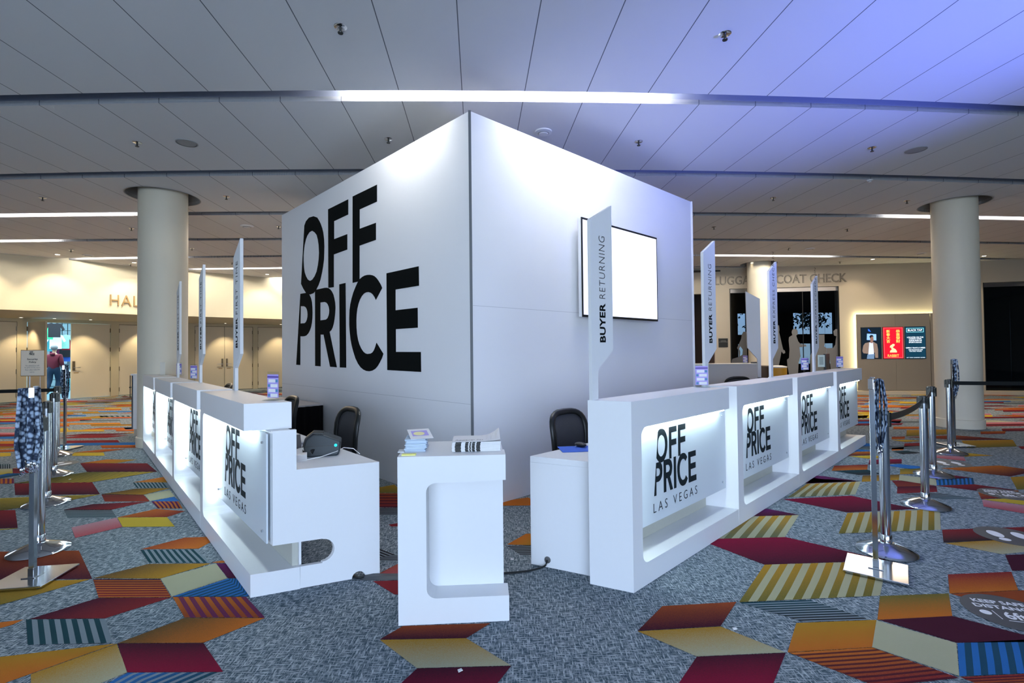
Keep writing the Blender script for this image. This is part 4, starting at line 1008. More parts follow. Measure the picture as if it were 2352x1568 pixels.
# ================================================================== CHECK-IN COUNTERS
RP = Vector((.707, 2.922, 0)); RDIR = Vector((.722, .692, 0)).normalized()
LP = Vector((-1.563, 2.912, 0)); LDIR = Vector((-.667, .745, 0)).normalized()
UL = 1.567
def counter(shear, name, near_open):
    """shear: x offset per metre of depth; u runs from the closed end to the open end"""
    root = thing('checkin_counter', '', 'counter')
    k = math.sqrt(1 - shear * shear)
    def F(u, z, d): return (u + shear * d, k * d, z)
    L = UL - .004
    out = [(0.002, 0), (L, 0), (L, .134), (.17, .134)] + arc(.17, .194, .06, 270, 180)[1:] + arc(.17, .906, .06, 180, 90) + [(L - .15, .966), (L - .15, 1.134), (0.002, 1.134)]
    # front frame: base, closed end and top bar in one C-shaped shell
    fr_ = MB(); fr_.prism(out, F, 0, .27); f = fr_.build('front_frame', M['white'], root); f.data.materials[0] = M['white']
    MB().prism([(.112, .285), (L - .032, .285), (L - .032, .965), (.112, .965)], F, .118, .25).build('back_panel', M['white'], root)
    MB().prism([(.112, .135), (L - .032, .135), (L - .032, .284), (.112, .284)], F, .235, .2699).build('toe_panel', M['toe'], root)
    # desk behind
    st = .10
    pl = [(.2702, 0.003), (.565, 0.003)] + arc(.615, 0.003, .042, 180, 0, 8) + [(.746, 0.003), (.746, .73), (.252, .73), (.252, .975), (.119, .975), (.119, .286), (.40, .286)] + arc(.40, .214, .070, 90, -90, 10) + [(.40, .1355), (.272, .1355)]
    G = lambda d, z, u: (u + shear * d, k * d, z)
    MB().prism(pl, G, L - .031, L).build('end_panel', M['white'], root)
    pl2 = [(.272, 0.003), (.746, 0.003), (.746, .69), (.272, .69)]
    MB().prism(pl2, G, .003 + (0 if not near_open else 0) + (st if not near_open else 0), .033 + (st if not near_open else 0)).build('end_panel', M['white'], root)
    u0 = st + .003 if not near_open else .003
    MB().prism([(u0, .69), (L - .032, .69), (L - .032, .73), (u0, .73)], F, .272, .746).build('desktop', M['white'], root, bevel=.002)
    MB().prism([(u0 + .04, .0), (L - .04, .0), (L - .04, .689), (u0 + .04, .689)], F, .272, .29).build('modesty_panel', M['whiteflat'], root)
    # lit acrylic with lettering
    ac = MB().prism([(.16, .30), (L - .012, .30), (L - .012, .958), (.16, .958)], F, .088, .098).build('logo_panel', M['acrylic'], root)
    for uu in (.24, L - .08):
        for zz in (.36, .90):
            c_ = F(uu, zz, .082); g = MB(); mt_ = Matrix.Translation(c_) @ Matrix.Rotation(PI / 2, 4, 'X')
            g.lathe([(.008, -.006), (.008, .004)], n=10); 
            for i, v in enumerate(g.v): g.v[i] = tuple(mt_ @ Vector(v))
            g.build('standoff', M['chrome'], ac)
    lh = .445; U0 = .42 if shear < 0 else .465; o_ = obj('logo', join_shapes(UNIT, M['logo'], .001, lh, 0, 0, LSX), ac); o_.matrix_local = frame(F(U0, .462, .0868), (1, 0, 0), (0, 0, 1))
    me = text('LAS VEGAS', M['logo'], 1, .001, off=-.012, space=1.6); fit(me, 0, lh * UW * LSX * 1.03, 0, .062); o_ = obj('lettering', me, ac); o_.matrix_local = frame(F(U0 - .01, .362, .0868), (1, 0, 0), (0, 0, 1))
    MB().prism([(.18, .950), (L - .17, .950), (L - .17, .9645), (.18, .9645)], F, .030, .050).build('led_strip', M['led'], root)
    MB().prism([(.112, .24), (.120, .24), (.120, .87), (.112, .87)], F, .055, .075).build('led_strip', M['led'], root)
    return root
LSX = 0.90
place = []
cr = counter(-.336, 'r', False)
rz_r = math.atan2(RDIR.y, RDIR.x)
names = ['nearest', 'second', 'third', 'farthest']
for i in range(4):
    c = cr if i == 0 else copy_tree(cr)
    c.location = RP + RDIR * UL * i; c.rotation_euler = (0, 0, rz_r); c['group'] = 'white check-in counters'
    c['label'] = '%s white glowing check-in counter of the right row' % names[i]
cl_ = counter(.331, 'l', True)
LR = -LDIR; rz_l = math.atan2(LR.y, LR.x)
for i in range(4):
    c = cl_ if i == 0 else copy_tree(cl_)
    c.location = LP + LDIR * UL * (i + 1); c.rotation_euler = (0, 0, rz_l); c['group'] = 'white check-in counters'
    c['label'] = '%s white glowing check-in counter of the left row' % names[i]
eR = (Vector((-.336 * RDIR.x, -.336 * RDIR.y, 0)) + Vector((-RDIR.y, RDIR.x, 0)) * .942)
LN = Vector((-LR.y, LR.x, 0)); eL = LR * .331 + LN * .944
# blade signs standing on the counters
def blade(txt, thin, flip=False):
    t = thing('blade_sign', '', 'sign')
    o = [(0, 0), (.062, 0), (.062, .19), (.23, .31), (.23, 1.26), (0, 1.13)]
    F = lambda a, b, y: (a, y, b)
    MB().prism(o, F, -.012, .012).build('blade', M['whiteflat'], t)
    bold = text(txt, M['ink'], .075, .001, off=.0022, space=1.05); a = bounds(bold)
    li = text(thin, M['ink'], .075, .001, off=-.0014, space=1.12); b = bounds(li)
    hb = .62 - .33
    fit(bold, 0, .25, 0, .062); fit(li, .28, .28 + .40 * len(thin) / 9.0, 0, .062)
    for me in (bold, li): obj('lettering', me, t, mtx=frame((.148, -.0128, .36), (0, 0, 1), (-1, 0, 0)))
    return t
for i in range(4):
    thin = 'RETURNING' if i < 2 else 'EXPRESS CHECK-IN'
    t = blade('BUYER', thin); p = RP + RDIR * (UL * i + .008) + eR * .252; t.location = (p.x, p.y, 1.134); t.rotation_euler = (0, 0, rz_r)
    tag(t, ['tall blade sign BUYER RETURNING in front of the television', 'blade sign BUYER RETURNING at the right edge of the booth', 'blade sign BUYER EXPRESS CHECK-IN in front of the far column', 'smallest blade sign BUYER EXPRESS CHECK-IN before the dark windows'][i], 'sign', 'vertical blade signs on the counters')
for i in range(3):
    t = blade('BUYER', 'FIRST TIME'); p = LP + LDIR * (UL * (i + 1) - .008) + eL * .252; t.location = (p.x, p.y, 1.134); t.rotation_euler = (0, 0, rz_l)
    tag(t, ['nearest blade sign BUYER FIRST TIME of the left row, beside the booth', 'middle blade sign BUYER FIRST TIME of the left row', 'farthest blade sign of the left row, at the round column edge'][i], 'sign', 'vertical blade signs on the counters')
# sign on the rear row, seen from behind
pA = PY(1748, 870, 8.6); t = thing('blade_sign', 'grey blank back of a blade sign in front of the far column', 'sign', (pA.x, 8.6, 0), group='vertical blade signs on the counters')
def zat(y): return EYE + (PY(1748, y, 8.6).z - EYE)
MB().prism([(0, zat(868)), (-.06, zat(868)), (-.06, zat(824)), (-.232, zat(798)), (-.245, zat(669)), (0, zat(686))], lambda a, b, y: (a, y, b), -.012, .012).build('blade', M['whiteflat'], t)
MB().box((-.06, -.012, .0), (0, .012, zat(866))).build('pole', M['whiteflat'], t)

# ---- kiosk
KL = PZ(915, 1437); KR = PZ(1170, 1425); kd = (KR - KL).normalized(); kw = (KR - KL).length; kr = math.atan2(kd.y, kd.x)
kz = .888
t = thing('info_kiosk', 'small white C-shaped pedestal in the middle foreground', 'pedestal', KL, kr)
K = lambda a, b, y: (a, y, b)
x0 = .150
pts = [(0, 0), (kw, 0), (kw, .135), (x0 + .05, .135)] + arc(x0 + .05, .135 + .05, .05, 270, 180)[1:] + arc(x0 + .05, .745 - .05, .05, 180, 90) + [(kw - .012, .752), (kw - .012, kz), (0, kz)]
MB().prism(pts, K, 0, .14).build('front_shell', M['white'], t)
MB().box((0, .1401, 0), (kw - .022, .43, kz)).build('body', M['white'], t)
KM = Matrix.Translation(KL) @ Matrix.Rotation(kr, 4, 'Z')
def on_k(px, py): return PZ(px, py, kz)
# leaflet stack
p = on_k(955, 1037); t = thing('leaflet_stack', 'stack of pale leaflets with a purple printed top sheet', 'leaflets', p, kr + .05)
rn = random.Random(3)
g = MB()
for i in range(14):
    dx, dy, r = rn.uniform(-.005, .005), rn.uniform(-.005, .005), rn.uniform(-.07, .07); mt_ = Matrix.Translation((dx, dy + .07, i * .0042)) @ Matrix.Rotation(r, 4, 'Z')
    g.box((-.05, -.07, 0), (.05, .07, .0036), mt_)
g.build('sheets', mat('pale_blue_paper', (.55, .66, .78), .8), t)
mt_ = Matrix.Translation((.015, .08, .072)) @ Matrix.Rotation(.22, 4, 'Z') @ Matrix.Rotation(.16, 4, 'X')
top = MB().box((-.055, -.075, 0), (.055, .075, .002), mt_).build('top_leaflet', M['paper'], t)
obj('picture', shape([[(-.04, -.035), (.04, -.035), (.04, .045), (-.04, .045)]], M['lav'], .0004), top, mtx=mt_ @ Matrix.Translation((0, 0, .0024)))
obj('picture', shape([arc(0, 0, .028, 0, 350, 20)], M['yellowprint'], .0004), top, mtx=mt_ @ Matrix.Translation((-.005, 0, .0029)))
MB().box((-.085, -.01, 0), (-.055, .05, .004)).build('loose_leaflet', M['paper'], t); t.scale = (1.15, 1.15, 1.15)
p = on_k(938, 1045); single('sticky_note_pad', MB().box((-.035, -.012, 0), (.04, .02, .006)), M['yellownote'], 'yellow sticky notes near the front left edge of the pedestal', 'sticky notes', p, kr)
p = on_k(1094, 1036); t = thing('magazine_stack', 'stack of magazines with black spines on the pedestal', 'magazines', p, kr)
for i in range(8):
    dx = rn.uniform(-.004, .004)
    mg = MB().box((-.135 + dx, 0, i * .0066), (.135 + dx, .19, i * .0066 + .0058)).build('magazine', M['paper'], t)
    MB().box((-.118 + dx, -.0012, i * .0066 + .0004), (-.085 + dx, 0, i * .0066 + .0054)).box((-.062 + dx, -.0012, i * .0066 + .0004), (-.045 + dx, 0, i * .0066 + .0054)).box((-.038 + dx, -.0012, i * .0066 + .0004), (-.03 + dx, 0, i * .0066 + .0054)).box((-.024 + dx, -.0012, i * .0066 + .0004), (-.008 + dx, 0, i * .0066 + .0054)).box((0 + dx, -.0012, i * .0066 + .0004), (.022 + dx, 0, i * .0066 + .0054)).build('spine_print', M['ink'], mg)
cv = MB()
nn_ = 10
vs = []
for i in range(nn_ + 1):
    x = -.135 + .27 * i / nn_; z = .054 + .045 * max(0, (x - .03) / .105) ** 2
    vs += [(x, .0, z if i < 8 else .054 + (z - .054) * .25), (x, .19, z)]
cv.add(vs, [(2 * i, 2 * i + 2, 2 * i + 3, 2 * i + 1) for i in range(nn_)]); cvo = cv.build('top_cover', M['paper'], t); sm = cvo.modifiers.new('s', 'SOLIDIFY'); sm.thickness = .0015
me = text('Apparel News', M['papergrey'], .035, .0006); obj('lettering', me, t, mtx=Matrix.Translation((-.12, .03, .0562)))
# ================================================================== CHAIRS
def chair():
    t = thing('office_chair', '', 'chair')
    # backrest faces -Y side (sitter looks towards -Y); back at +Y
    def outline(s, n=32):
        L = []
        for i in range(n):
            a = 2 * PI * i / n; c, q = math.cos(a), math.sin(a)
            x = .242 * s * math.copysign(abs(c) ** .62, c); z = .25 * s * math.copysign(abs(q) ** .62, q)
            x *= (1.0 + .10 * q); L.append((x, z))
        return L
    def pos(x, z): return Vector((x, .20 + .05 * (z / .25) ** 2 * (1 if z > 0 else .4) - .35 * x * x + .06 * z, .665 + z))
    ring = [pos(x, z) for x, z in outline(.93)]
    ring.append(ring[0]); ring.append(ring[1])
    MB().tube(ring, .028, 10, flat=.8).build('backrest_frame', M['black'], t, smooth=True)
    g = MB(); lv = []
    for k, s in enumerate((.9, .66, .42, .2, .02)):
        lv.append([pos(x, z) for x, z in outline(s)])
    vs = [p for r in lv for p in r]; n = 32
    g.add(vs, [(k * n + i, k * n + (i + 1) % n, (k + 1) * n + (i + 1) % n, (k + 1) * n + i) for k in range(4) for i in range(n)] + [tuple(4 * n + i for i in range(n))])
    mo = g.build('backrest_mesh', M['mesh'], t, smooth=True); sm = mo.modifiers.new('s', 'SOLIDIFY'); sm.thickness = .004
    # lower frame web
    MB().tube([(0, .25, .50), (0, .26, .42), (0, .2, .36), (0, .05, .40)], .03, 10, flat=.5).tube([(-.12, .2, .52), (0, .24, .45), (.12, .2, .52)], .022, 8).build('spine', M['black'], t, smooth=True)
    sg = MB()
    P = [];
    for k, (s, z) in enumerate(((.86, .44), (1, .455), (1.0, .485), (.9, .50), (.5, .505))):
        for i in range(28):
            a = 2 * PI * i / 28; c, q = math.cos(a), math.sin(a)
            P.append((.25 * s * math.copysign(abs(c) ** .5, c), .24 * s * math.copysign(abs(q) ** .5, q) - .02, z - .02 * (1 if q < -.6 else 0)))
    sg.add(P, [(k * 28 + i, k * 28 + (i + 1) % 28, (k + 1) * 28 + (i + 1) % 28, (k + 1) * 28 + i) for k in range(4) for i in range(28)] + [tuple(range(28))[::-1], tuple(4 * 28 + i for i in range(28))])
    sg.build('seat', M['blackcloth'], t, smooth=True)
    MB().lathe([(.03, .10), (.03, .28), (.02, .28), (.02, .44)], n=16).build('gas_column', M['black'], t, smooth=True)
    for i in range(5):
        a = 2 * PI * i / 5 + .3; c, q = math.cos(a), math.sin(a)
        l = MB().tube([(0, 0, .12), (.16 * c, .16 * q, .105), (.29 * c, .29 * q, .075)], .02, 8, rs=[.028, .022, .015]).build('base_leg', M['black'], t, smooth=True)
        MB().lathe([(.01, 0.0), (.027, .006), (.027, .048), (.012, .055)], (.29 * c, .29 * q, 0), 14).build('caster', M['black'], l, smooth=True)
    return t
ch0 = chair()
chs = [((.64, 4.20), .764, 'black mesh office chair behind the right desk, at the foot of the booth'), ((-1.74, 4.56), -.84, 'black mesh office chair behind the left desk with the label printer'),
       ((4.2, 9.3), 3.1, 'black mesh office chair behind the second right counter'), ((-2.874, 5.83), -.84, 'office chair showing between left counter end and draped table'), ((-5.20, 8.5), -.84, 'distant office chair whose top shows behind the left counters, by the doors')]
for i, ((x, y), rz, lab) in enumerate(chs):
    c = ch0 if i == 0 else copy_tree(ch0); c.location = (x, y, 0); c.rotation_euler = (0, 0, rz); c['label'] = lab; c['group'] = 'black mesh office chairs'

# ================================================================== DRAPED TABLE
A0 = Vector((-2.56, 6.60, 0)); al = ld; bl = Vector((-.70, -.71, 0)).normalized()
t = thing('draped_table', 'small table with black pleated skirt against the left booth wall', 'table', A0)
def quad(L, Wd, z0, z1): 
    q = [Vector((0, 0, z0)), al * L + Vector((0, 0, z0)), al * L + bl * Wd + Vector((0, 0, z0)), bl * Wd + Vector((0, 0, z0))]; return q, [v + Vector((0, 0, z1 - z0)) for v in q]
MB().hexa(*quad(1.5, .60, .735, .755)).build('tabletop', mat('grey_table_top', (.42, .41, .42), .6), t)
sk = MB(); ring = []
per = [(Vector((0, 0, 0)), bl, .60), (bl * .60, al, 1.5), (bl * .60 + al * 1.5, -bl, .60)]
for o_, d_, L_ in per:
    n = int(L_ / .02); nrm = Vector((d_.y, -d_.x, 0))
    for i in range(n): ring.append(o_ + d_ * L_ * i / n + nrm * (.010 * math.sin(i * 1.3)))
ring.append(al * 1.5); N_ = len(ring)
sk.add([p + Vector((0, 0, .734)) for p in ring] + [Vector((p.x * 1.0, p.y, .012)) for p in ring], [(i, i + 1, N_ + i + 1, N_ + i) for i in range(N_ - 1)])
sk.build('skirt', M['blackcloth'], t)
for a_, b_ in ((.06, .06), (1.44, .06), (.06, .54), (1.44, .54)):
    p = al * a_ + bl * b_; MB().lathe([(.015, 0), (.015, .735)], (p.x, p.y, 0), 10).build('leg', M['steel'], t)

# ================================================================== DESK EQUIPMENT (left desk)
DZ = .73
p = PZ(742, 1048, DZ); rz = math.atan2(eL.y, eL.x)
t = thing('label_printer', 'dark grey desktop label printer with cyan button', 'printer', p, rz - .1)
pr = [(-.10, .0), (.085, 0), (.10, .025), (.105, .09), (.07, .105), (.0, .135), (-.06, .14), (-.10, .11), (-.115, .06)]
MB().prism(pr, lambda a, b, y: (a, y, b), 0, .15).build('body', M['printer'], t, bevel=.008)
MB().prism([(-.125, .06), (-.108, .115), (-.065, .148), (.0, .142), (.0, .136), (-.062, .141), (-.10, .110), (-.116, .06)], lambda a, b, y: (a, y, b), .02, .135).build('lid', M['black'], t)
MB().box((-.115, -.0015, .064), (.10, 0, .067)).build('parting_line', M['black'], t)
g = MB(); g.lathe([(.009, -.002), (.009, .002)], n=16); mt_ = Matrix.Translation((.075, -.001, .066)) @ Matrix.Rotation(PI / 2, 4, 'X'); g.v = [tuple(mt_ @ Vector(v)) for v in g.v]; g.build('button', M['cyanled'], t); t.scale = (1.1, 1.1, 1.1)
p = PZ(692, 1060, DZ); single('label_box', MB().box((-.04, 0, 0), (.035, .08, .045)), M['paper'], 'small white box of labels beside the label printer', 'box', p, rz, bevel=.002)
p = PZ(706, 1050, DZ); t = thing('barcode_scanner', 'white handheld scanner leaning on the box left of the printer', 'scanner', p, rz)
MB().tube([(-.02, .04, .06), (.0, .03, .055), (.025, .01, .045)], .02, 12).build('body', M['paper'], t, smooth=True)
MB().tube([(.025, .01, .045), (.045, -.005, .035)], .02, 12).build('lens_head', M['black'], t, smooth=True)
MB().tube([(-.02, .04, .05), (-.02, .04, .0)], .012, 8).build('handle', M['black'], t, smooth=True)
p = PZ(687, 1035, DZ); t = thing('tablet_computer', 'dark tilted tablet standing behind the counter end', 'tablet', p, rz + .3)
MB().box((-.06, .10, .0), (.05, .108, .14), Matrix.Rotation(-.35, 4, 'X')).build('screen', M['greyplastic'], t)
MB().box((-.02, .09, .0), (.02, .19, .006)).build('stand', M['black'], t)
p = PZ(700, 1018, DZ); single('white_pouch', MB().ell((0, 0, .018), (.06, .04, .018)), M['paper'], 'white folded paper behind the label printer', 'paper', p, rz, smooth=True)
cb = [PZ(672, 1066, DZ), PZ(700, 1063, DZ), PZ(738, 1059, DZ), PZ(772, 1048, DZ), PZ(790, 1037, DZ), PZ(812, 1036, DZ), PZ(826, 1043, DZ)]
cb = [c + Vector((0, 0, .004 + (.03 * math.sin(PI * i / 6)))) for i, c in enumerate(cb)]
sm_ = []
for a, b in zip(cb, cb[1:]): sm_ += [a.lerp(b, k / 4) for k in range(4)]
sm_.append(cb[-1]); o0 = sm_[0].copy(); single('white_cable', MB().tube([q - o0 for q in sm_], .0028, 6), M['paper'], 'thin white cable crossing the left desk in front of the printer', 'cable', o0, smooth=True)
# right desk
p = PZ(1322, 1036, DZ); t = thing('mouse_pad', 'blue mouse pad on the right desk', 'mouse pad', p, .1); MB().box((-.10, -.03, .0005), (.14, .16, .005)).build('pad', M['bluepad'], t, bevel=.002)
p = PZ(1340, 1027, DZ + .005); t = thing('computer_mouse', 'black computer mouse on the blue pad', 'mouse', p, .6); MB().ell((0, .03, .016), (.032, .055, .017)).build('body', M['black'], t, smooth=True); MB().box((-.003, -.01, .030), (.003, .01, .034)).build('wheel', M['greyplastic'], t)
# floor cable and its grommet hole
p = PZ(1258, 1288, 0); dd_ = eR.normalized(); nz_ = Vector((-RDIR.x, -RDIR.y, 0))
hp = RP + RDIR * (.103) + eR * .66; 
g = MB(); g.lathe([(.0, 0), (.022, 0), (.022, .004), (.017, .005), (.017, .001), (0, .001)], n=24, cap=False)
ztoe = .10; sidepl = RP + RDIR * .103; nsd = Vector((-eR.y, eR.x, 0)).normalized(); nsd = nsd if nsd.dot(sidepl) < 0 else -nsd
hp = plane_hit(1258, 1285, sidepl, nsd); 
t = thing('cable_grommet', 'dark round cable hole low on the right desk side', 'cable hole', hp); t.matrix_world = frame(hp + nsd * .001, eR.normalized(), (0, 0, 1)) if frame(hp, eR.normalized(), (0, 0, 1)).to_3x3().col[2].dot(nsd) > 0 else frame(hp + nsd * .001, -eR.normalized(), (0, 0, 1))
g.build('ring', M['greyplastic'], t)
def cablething(pts, r, m, label, name='floor_cable', cat='cable'):
    o0 = Vector(pts[0]); sm_ = []
    P = [Vector(q) - o0 for q in pts]
    for i in range(len(P) - 1):
        p0, p1, p2, p3 = P[max(i - 1, 0)], P[i], P[i + 1], P[min(i + 2, len(P) - 1)]
        for k in range(6):
            s = k / 6; sm_.append(.5 * ((2 * p1) + (p2 - p0) * s + (2 * p0 - 5 * p1 + 4 * p2 - p3) * s * s + (3 * p1 - p0 - 3 * p2 + p3) * s ** 3))
    sm_.append(P[-1]); return single(name, MB().tube(sm_, r, 8), m, label, cat, o0, smooth=True)
cablething([hp + nsd * .012, hp + nsd * .03 + Vector((0, 0, -.02)), PZ(1245, 1302, .012), PZ(1215, 1310, .009), PZ(1180, 1314, .009), PZ(1150, 1316, .009)], .006, M['black'], 'black cable from the right desk hole running behind the pedestal')
a = PZ(832, 1325, 0); b = PZ(960, 1325, 0)
d_ = (b - a).normalized(); n_ = Vector((-d_.y, d_.x, 0))
g = MB(); L_ = (b - a).length; g.prism([(-.045, 0), (.045, 0), (.02, .012), (-.02, .012)], lambda u, z, l: tuple(d_ * l + n_ * u + Vector((0, 0, z + .0025))), 0, L_)
single('cable_cover', g, M['sticker'], 'flat dark cable cover between left counter and pedestal', 'cable cover', a)
cablething([PZ(805, 1322, .01) + Vector((-.02, .05, 0)), PZ(820, 1326, .012), PZ(832, 1325, .012) + Vector((.01, 0, .006))], .008, M['black'], 'black cable coming out of the arch in the left counter')

# ================================================================== ACRYLIC CARDS
def card():
    t = thing('sign_holder', '', 'sign holder', group='small acrylic sign holders on the counters')
    MB().box((-.055, -.04, 0), (.055, .04, .004)).build('foot', M['glass'], t)
    MB().box((-.052, .0015, .004), (.052, .003, .19)).build('sleeve', M['glass'], t)
    c = MB().box((-.05, -.0012, .018), (.05, .0012, .172)).build('card', M['lav'], t)
    MB().box((-.05, -.0014, .150), (.05, .0014, .160)).build('band', M['purple'], c)
    for i in range(4):
        z = .118 - i * .032; s = 1 if i % 2 == 0 else -1
        MB().box((-.040 if s > 0 else -.02, -.0014, z), (.022 if s > 0 else .042, .0014, z + .022)).build('text_box', M['paper'], c)
        MB().box((s * .035 - .009, -.00145, z + .002), (s * .035 + .009, .00145, z + .020)).build('icon', M['blueprint'], c)
    return t
c0 = card()
CZ = 1.134
for i, (x, y, rz, lab, z) in enumerate(((1612, 889, 0.0, 'lavender notice card on the nearest right counter', CZ), (627, 919, -.40, 'narrow-looking lavender card on the nearest left counter', CZ), (445, 872, -.25, 'purple notice card on the second left counter, before the doors', CZ),
        (1849, 852, 0.0, 'lavender card just left of the smallest blade sign', CZ), (1929, 845.5, 0.0, 'lavender card on the farthest right counter', CZ), (411, 862, -.3, 'pale notice card on the third left counter beside the column edge', CZ), (1712, 834, 0.0, 'lavender card on the white rear counter left of the far column', 1.11))):
    c = c0 if i == 0 else copy_tree(c0); c.location = PZ(x, y, z) if z == CZ else Vector((PY(x, y, 10.6).x, 10.6, z)); c.rotation_euler = (0, 0, rz); c['label'] = lab
    if i == 6: c.scale = (1, 1, 1)
t = thing('sign_holder', 'white notice card between the smallest blade sign and the monitor', 'sign holder', PZ(1887, 849, CZ), group='small acrylic sign holders on the counters')
MB().box((-.05, -.03, 0), (.05, .03, .004)).box((-.05, -.002, .004), (.05, -.001, .21)).build('sleeve', M['glass'], t); cc = MB().box((-.048, .0, .04), (.048, .002, .205)).build('card', M['ivory'], t)
MB().box((-.03, -.0006, .07), (.03, .0, .18)).build('text_block', mat('faint_print', (.5, .48, .42), .8), cc)
t = thing('sign_holder', 'cream notice card on the farthest left counter, in front of the column', 'sign holder', LP + LDIR * 5.72 + eL * .2 + Vector((0, 0, CZ)), -.3, group='small acrylic sign holders on the counters')
MB().box((-.05, -.04, 0), (.05, .04, .004)).build('foot', M['glass'], t); MB().box((-.05, -.002, .004), (.05, .002, .19)).build('card', M['ivory'], t)

# monitor on the farthest right counter's desk
p = PY(1925, 850, 7.05); t = thing('computer_monitor', 'black monitor standing behind the farthest right counter', 'monitor', (p.x, p.y + .25, DZ + .0), .9)
MB().box((-.24, -.015, .32), (.24, .015, .62)).build('screen', M['black'], t, bevel=.004); MB().box((-.02, .0, .0), (.02, .03, .34)).build('stand', M['black'], t); MB().box((-.1, -.07, .0005), (.1, .09, .012)).build('foot', M['black'], t)

# ---- rear counters
a = PY(1560, 833, 10.4); b = PY(1743, 833, 10.4)
t = thing('rear_counter', 'plain white counter behind the booth, seen past its right edge', 'counter', (a.x, 10.4, 0)); L_ = b.x - a.x
MB().box((0, 0, .0), (L_, .04, 1.09)).box((L_ - .04, .04, 0), (L_, .6, 1.09)).box((0, .04, 0), (.04, .6, 1.09)).build('body', M['white'], t); MB().box((-.02, -.02, 1.09), (L_ + .02, .62, 1.11)).build('top', M['white'], t, bevel=.003)
t = thing('card_tray', 'small grey tray at the end of the white rear counter', 'tray', (PY(1736, 833, 10.55).x, 10.6, 1.111)); MB().box((-.06, -.05, 0), (.06, .05, .008)).box((-.06, -.05, .008), (.06, -.04, .03)).box((-.06, .04, .008), (.06, .05, .03)).box((-.06, -.04, .008), (-.052, .04, .03)).box((.052, -.04, .008), (.06, .04, .03)).build('tray', M['greyplastic'], t)
a = PY(1762, 840, 12.0); b = PY(1779, 840, 12.0)
t = thing('side_cabinet', 'brown cabinet beside the amber bin, before the luggage check', 'cabinet', (a.x - .4, 12.0, 0)); MB().box((0, 0, 0.05), (b.x - a.x + .4, .5, a.z - .03)).build('body', M['brownwood'], t); MB().box((-.02, -.02, a.z - .03), (b.x - a.x + .42, .52, a.z)).build('top', M['brownwood'], t); MB().box((.03, .03, 0), (b.x - a.x + .37, .47, .05)).build('plinth', M['dark'], t)
a = PY(1779, 840, 11.6); b = PY(1815, 840, 11.6); r_ = (b.x - a.x) / 2
t = thing('waste_bin', 'amber half-round bin with white top', 'bin', ((a.x + b.x) / 2, 11.6 + r_, 0)); MB().lathe([(r_ * .98, 0), (r_, .02), (r_, a.z - .05)], n=40).build('body', M['amber'], t, smooth=True); MB().lathe([(r_ * 1.02, a.z - .05), (r_ * 1.04, a.z - .02), (r_ * .5, a.z)], n=40).build('lid', M['white'], t, smooth=True)
# ---- left podium behind the column
a = PZ(303, 1001); b = PZ(340, 1003)
t = thing('white_podium', 'white cabinet half hidden behind the left column', 'cabinet', (a.x, a.y, 0), .1); zt_ = 1.10
MB().box((0, 0, .12), (.45, .5, zt_ - .03)).build('body', M['white'], t); MB().box((-.015, -.015, zt_ - .03), (.465, .515, zt_)).build('top', M['white'], t); MB().box((.02, .02, 0), (.43, .48, .12)).build('plinth', M['stone'], t)
for x in (.0, .43): MB().box((x, -.012, .12), (x + .02, 0, zt_ - .03)).build('edge_trim', M['steel'], t)
t2 = thing('computer_monitor', 'black screen edge on the white cabinet beside the left column', 'monitor', (a.x + .17, a.y + .25, zt_), 1.35)
MB().box((-.15, -.02, .05), (.15, .02, .27)).build('screen', M['black'], t2, bevel=.008); MB().box((-.02, -.01, .0), (.02, .03, .1)).box((-.08, -.06, .0), (.08, .08, .01)).build('stand', M['black'], t2)
p = PZ(299, 914); pt = PY(299, 862, p.y); t = thing('thin_post', 'thin black pole standing left of the white cabinet, by the doors', 'pole', p)
MB().lathe([(.10, 0), (.10, .01), (.02, .02), (.012, .03), (.012, pt.z)], n=14).build('pole', M['black'], t); MB().lathe([(.03, pt.z * .45), (.03, pt.z * .5)], n=12).build('collar', M['black'], t)
p = PZ(284, 911); single('door_wedge', MB().prism([(-.1, 0), (.12, 0), (.03, .05)], lambda a, b, y: (a, y, b), 0, .06), M['brownwood'], 'dark door wedge on the carpet left of the column', 'door wedge', p, .7)

# ================================================================== QUEUE STANCHIONS
def stanchion():
    t = thing('queue_stanchion', '', 'stanchion')
    MB().lathe([(0, 0.003), (.178, .003), (.182, .010), (.176, .020), (.11, .046), (.055, .068), (.042, .072), (0, .072)], n=48, cap=False).build('base', M['chrome'], t, smooth=True)
    MB().lathe([(.036, .068), (.036, .12), (.032, .125)], n=28).build('base_collar', M['chrome'], t, smooth=True)
    MB().lathe([(.0315, .12), (.0315, .93)], n=28).build('post', M['chrome'], t, smooth=True)
    h = MB().lathe([(.0335, .93), (.0335, .945), (.030, .948), (.030, .978), (.0345, .98), (.0345, .995), (.02, 1.0)], n=28).build('head', M['black'], t, smooth=True)
    MB().box((-.012, -.044, .885), (.012, -.028, .985)).box((-.012, .028, .885), (.012, .044, .985)).box((.028, -.012, .885), (.044, .012, .985)).box((-.044, -.012, .885), (-.028, .012, .985)).build('belt_slots', M['black'], t)
    return t
st0 = stanchion()
STP = [(90, 1266, 'nearest chrome stanchion on the left, behind the lanyard rack'), (107, 1157, 'second chrome stanchion on the left'), (124, 1092, 'third chrome stanchion on the left'), (131, 1046, 'farthest chrome stanchion on the left, holding the black belt'),
       (2036, 1267, 'nearest chrome stanchion on the right, behind the lanyard rack'), (2126, 1162, 'second chrome stanchion on the right, belt passing over it'), (2144, 1092, 'third chrome stanchion on the right'), (2183, 1041, 'farthest chrome stanchion on the right, in front of the column')]
SP = []
